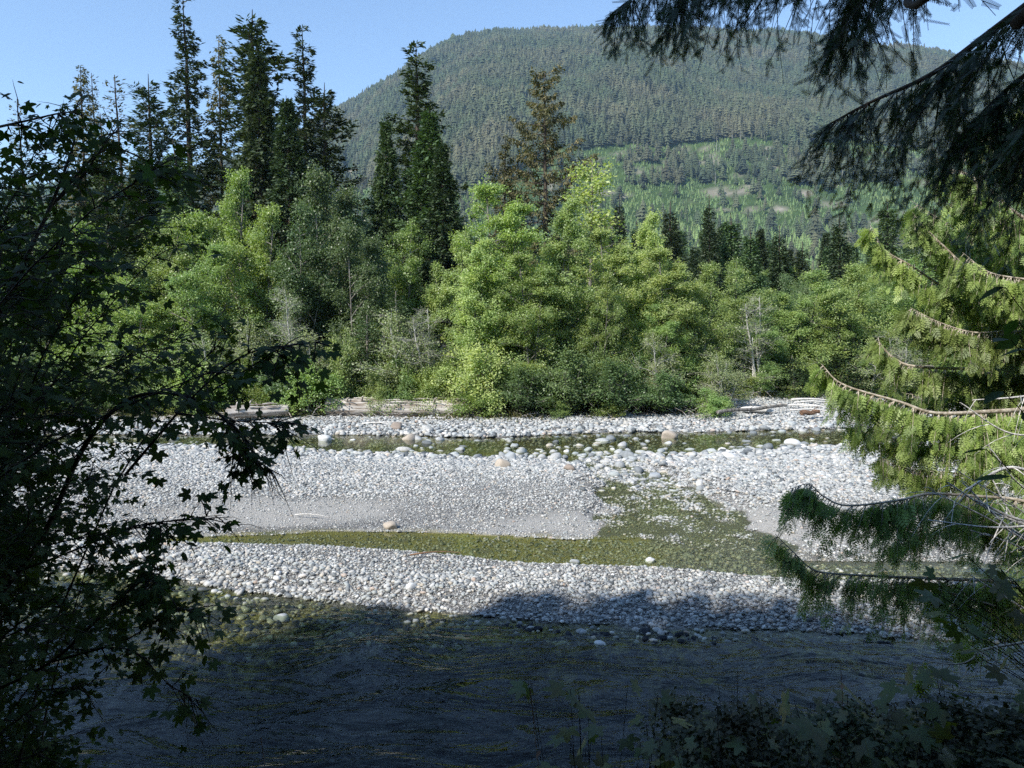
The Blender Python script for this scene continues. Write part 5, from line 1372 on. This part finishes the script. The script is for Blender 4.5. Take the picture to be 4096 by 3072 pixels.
        dd = r.uniform(7.3, 8.1); dead([(a[0], a[1], dd + .3), (b[0], b[1], dd), (c[0], c[1], dd - .1)], rd_ * 1.25, 6, .5, 60 + k)
cedar()

# bare cedar twig low on the right
def bare_twig():
    r = np.random.default_rng(9); base = at(4150, 2560, 5.2)
    o = empty('dead_cedar_branch', tuple(base)); tag(o, 'dead cedar branch with bare hanging twigs and one green tip at lower right', 'branch')
    Q = catmull(np.array([at(4150, 2560, 5.2), at(3930, 2600, 5.1), at(3890, 2635, 5.0), at(3840, 2655, 5.0), at(3740, 2650, 5.0), at(3650, 2625, 5.0)]), 40)
    g = Geo(); g.add(*tube(Q - base, np.linspace(.010, .003, 40), 5)); link('stem', g.mesh('dead_stem', M['twig'], True), o)
    for u0, v0, u1, v1 in [(3770, 2655, 3720, 2735), (3800, 2655, 3760, 2760), (3835, 2655, 3830, 2745), (3850, 2650, 3838, 2730), (3895, 2630, 3895, 2720), (3920, 2610, 3945, 2695), (3935, 2600, 3930, 2760), (3700, 2640, 3690, 2720), (3990, 2590, 3975, 2690), (4010, 2590, 4030, 2740), (3960, 2600, 3990, 2680)]:
        g = Geo(); a = at(u0, v0, 5.05); b = at(u1, v1, 5.0 + r.uniform(-.1, .1)); m = (a + b) / 2 + r.normal(0, .02, 3)
        g.add(*tube(catmull(np.array([a, m, b]), 7) - base, np.linspace(.005, .002, 7), 4)); link('twig', g.mesh('bare_twig', M['twig'], True), o)
    n = 26; P = np.array([at(r.uniform(3860, 3930), r.uniform(2590, 2640), 5.05) if k < 13 else at(r.uniform(3660, 3720), r.uniform(2630, 2730), 5.0) for k in range(n)]) - base
    D = np.tile([-.8, 0, -.3], (n, 1)) + r.normal(0, .35, (n, 3)); D[13:] = np.array([.1, 0, -1]) + r.normal(0, .3, (n - 13, 3))
    g = Geo(); g.add(*place(CSV, CSF, frames(D, r.normal(0, .3, (n, 3)) + np.array([0, -1, .2]), .16, .15), P)); link('spray', g.mesh('tip_spray', M['cedar']), o)
bare_twig()

# ------------------------------------------------------------------ plants on the near bank at the lower right
def leafy_plant(u, v, D, h, nl, size, seed, label, cat='plant', name='thimbleberry', spread=.45, mat='berry', shape=None, root=(0, 0)):
    r = np.random.default_rng(seed); top = at(u, v, D); gz = ground_z(top[0] + root[0], top[1] + root[1]); base = np.array([top[0] + root[0], top[1] + root[1], gz])
    hh = max(top[2] - gz, .25)
    o = empty(name, tuple(base)); tag(o, label, cat, 'leafy plants on the near bank')
    V0, F0 = shape or (MAPV * np.array([.9, 1.15, 1]), MAPF)
    lm = shape_mesh(name + '_leaf', V0, F0, M[mat], False); st = Geo()
    for k in range(nl):
        a = r.uniform(0, 6.28); q = r.uniform(.35, 1) ** .8; rad_ = spread * r.uniform(.1, 1)
        tip = np.array([math.cos(a) * rad_ - root[0], math.sin(a) * rad_ - root[1], hh * q if not root[0] else hh + r.uniform(-.55, .35)])
        e = np.linspace(0, 1, 6)[:, None]; path = tip * np.concatenate([e ** (1.6 if root[0] else 1), e ** (1.6 if root[0] else 1), e], 1) + np.array([0, 0, .12]) * np.sin(e * 3.14) + np.array([math.cos(a), math.sin(a), 0]) * .0
        st.add(*tube(path, np.linspace(.005, .002, 6), 3))
        Dv = np.array([math.cos(a), math.sin(a) - .3, -.35]) + r.normal(0, .3, 3)
        Mx = frames(Dv[None], (np.array([0, -.35, 1]) + r.normal(0, .3, 3))[None], size * r.uniform(.6, 1.2), size * r.uniform(.6, 1.1))[0]
        lf = link('leaf', lm, o); lf.matrix_local = mat4(Mx, tip)
    link('stems', st.mesh(name + '_stems', M['bark_dark']), o)
for a in [(2380, 2730, 4.6, 1, 26, .17, 1, 'leftmost thimbleberry bush standing tallest over the dark river'),
          (2500, 2790, 4.2, 1, 22, .17, 2, 'broad leaved thimbleberry just right of the tallest one'),
          (2290, 2990, 4.4, 1, 12, .13, 3, 'low thimbleberry at the left end of the near bank plants'),
          (2980, 2770, 4.6, 1, 14, .13, 4, 'brown leaved thimbleberry among the tall grass'),
          (3150, 2760, 4.4, 1, 20, .16, 5, 'thimbleberry in the middle of the near bank plants'),
          (3380, 2860, 3.9, 1, 24, .20, 6, 'large leaved thimbleberry low in the middle right'),
          (3700, 2790, 4.2, 1, 22, .18, 7, 'wide thimbleberry under the dead cedar branch'),
          (2960, 2930, 3.8, 1, 14, .12, 8, 'small pale green seedling plant in the grass'),
          (3880, 2700, 4.2, 1, 22, .17, 9, 'thimbleberry at the right beside the dark leafy bush'),
          (3560, 2960, 3.6, 1, 20, .14, 10, 'low bramble at the bottom right'),
          (3300, 3000, 3.6, 1, 18, .14, 11, 'bramble at the bottom edge between two thimbleberries'),
          (2700, 2960, 3.9, 1, 16, .13, 12, 'bramble low at the bottom under the grass tufts')]:
    leafy_plant(*a)
OV = (OVV * np.array([1, .95, 1]), OVF)
leafy_plant(4110, 2600, 3.2, 1, 55, .12, 20, 'dark big leaved bush at the right edge over the near bank', 'bush', 'dark_leaved_bush', .42, 'berry', None, (.8, .2))
leafy_plant(4270, 1400, 2.9, 1, 34, .14, 21, 'tall dark shrub with long pointed leaves entering at the right edge', 'shrub', 'pointed_leaf_shrub', .28, 'maple', OV, (1.2, .2))

pts = []; H = []
rb = np.random.default_rng(88)
for k in range(70):
    y = rb.uniform(3.2, 7.2); x = rb.uniform(0.02, 0.85) * y
    if ground_z(x, y) < .1: continue
    lim = at(0, 2860 - 60 * rb.uniform(0, 1), y)[2] - ground_z(x, y)
    pts.append((x, y)); H.append(float(np.clip(lim * rb.uniform(.6, 1.05), .25, 1.5)))
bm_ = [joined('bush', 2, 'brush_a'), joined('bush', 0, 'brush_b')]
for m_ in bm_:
    m_.materials.clear(); m_.materials.append(M['brush'])  # bush leaves swapped for the colour with shade painted in
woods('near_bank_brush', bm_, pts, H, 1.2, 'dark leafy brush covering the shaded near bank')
def grass():
    r = np.random.default_rng(61); n = 16000
    x = r.uniform(-1.0, 7.5, n); y = r.uniform(2.2, 7.0, n)
    z = height(x, y); k = (z > .15) & (x > 0.0) & (fbm(x, y, .7, 3) > .36); x, y, z = x[k], y[k], z[k]; n = len(x)
    h = r.uniform(.3, 1.0, n) * (.6 + .6 * fbm(x, y, .9, 6)); a = r.uniform(0, 6.28, n); b = r.uniform(.1, .55, n) * h; w = .004
    P = np.stack([x, y, z - .02], -1); dx = np.stack([np.cos(a), np.sin(a), 0 * a], -1); sd = np.stack([-np.sin(a), np.cos(a), 0 * a], -1) * w
    v = [P - sd, P + sd, P + dx * b[:, None] * .35 + [0, 0, 1] * h[:, None] * .6 + sd * .8, P + dx * b[:, None] * .35 + [0, 0, 1] * h[:, None] * .6 - sd * .8, P + dx * b[:, None] + [0, 0, 1] * h[:, None] * .95 + sd * .2, P + dx * b[:, None] + [0, 0, 1] * h[:, None] * .95 - sd * .2]
    V = np.stack(v, 1).reshape(-1, 3); i = np.arange(n)[:, None] * 6
    F = np.concatenate([i + np.array([[0, 1, 2, 3]]), i + np.array([[3, 2, 4, 5]])]); g = Geo(); g.add(V, F, np.tile(r.uniform(0, 1, n), 2))
    o = link('grass', g.mesh('grass', M['grass'])); tag(o, 'dark tall grass on the shaded near bank', 'grass', kind='stuff')
grass()
def bank_cover():
    r = np.random.default_rng(71); n = 15000; x = r.uniform(-6, 9, n); y = r.uniform(1.2, 9.0, n); z = height(x, y); k = z > .12; x, y, z = x[k], y[k], z[k]; n = len(x)
    P = np.stack([x, y, z + r.uniform(.03, .22, n) + .75 * r.uniform(0, 1, n) ** 2 * (x > .4)], -1); D = r.normal(0, 1, (n, 3)) * [1, 1, .3]
    g = Geo(); s_ = r.uniform(.05, .13, n); g.add(*place(MAPV, MAPF, frames(D, np.array([0, 0, 1]) + r.normal(0, .4, (n, 3)), s_, s_), P), np.repeat(r.uniform(0, 1, n), len(MAPF)))
    o = link('bank_cover', g.mesh('bank_cover', M['berry'])); tag(o, 'low leafy ground cover on the shaded near bank', 'ground cover', kind='stuff')
bank_cover()
for u, v, D, h, lab in [(1095, 2950, 3.0, .5, 'thin dead weed stalk at the bottom left over the dark river'), (2170, 2760, 3.6, 1, 'tall bare weed stem left of the near bank plants'), (3380, 2640, 4.0, 1, 'long thin arching stem above the near bank grass')]:
    p = at(u, v, D); gz = ground_z(p[0], p[1]); g = Geo(); s = np.linspace(0, 1, 8)[:, None]; hh = max(p[2] - gz, .3)
    g.add(*tube(np.concatenate([.10 * hh * np.sin(s * 2.2) - .1 * hh, 0 * s, hh * s], 1), np.linspace(.005, .0015, 8), 4))
    for k in range(6): a = k * 2.1; g.add(*place(OVV, OVF, frames(np.array([[math.cos(a), math.sin(a), -.2]]), np.array([[0, 0, 1.0]]), .05, .04), np.array([[-.01, 0, hh * (.5 + .08 * k)]])))
    o = link('weed', g.mesh('weed', M['brown_wood'])); o.location = (p[0], p[1], gz); tag(o, lab, 'weed', 'weed stems on the near bank')
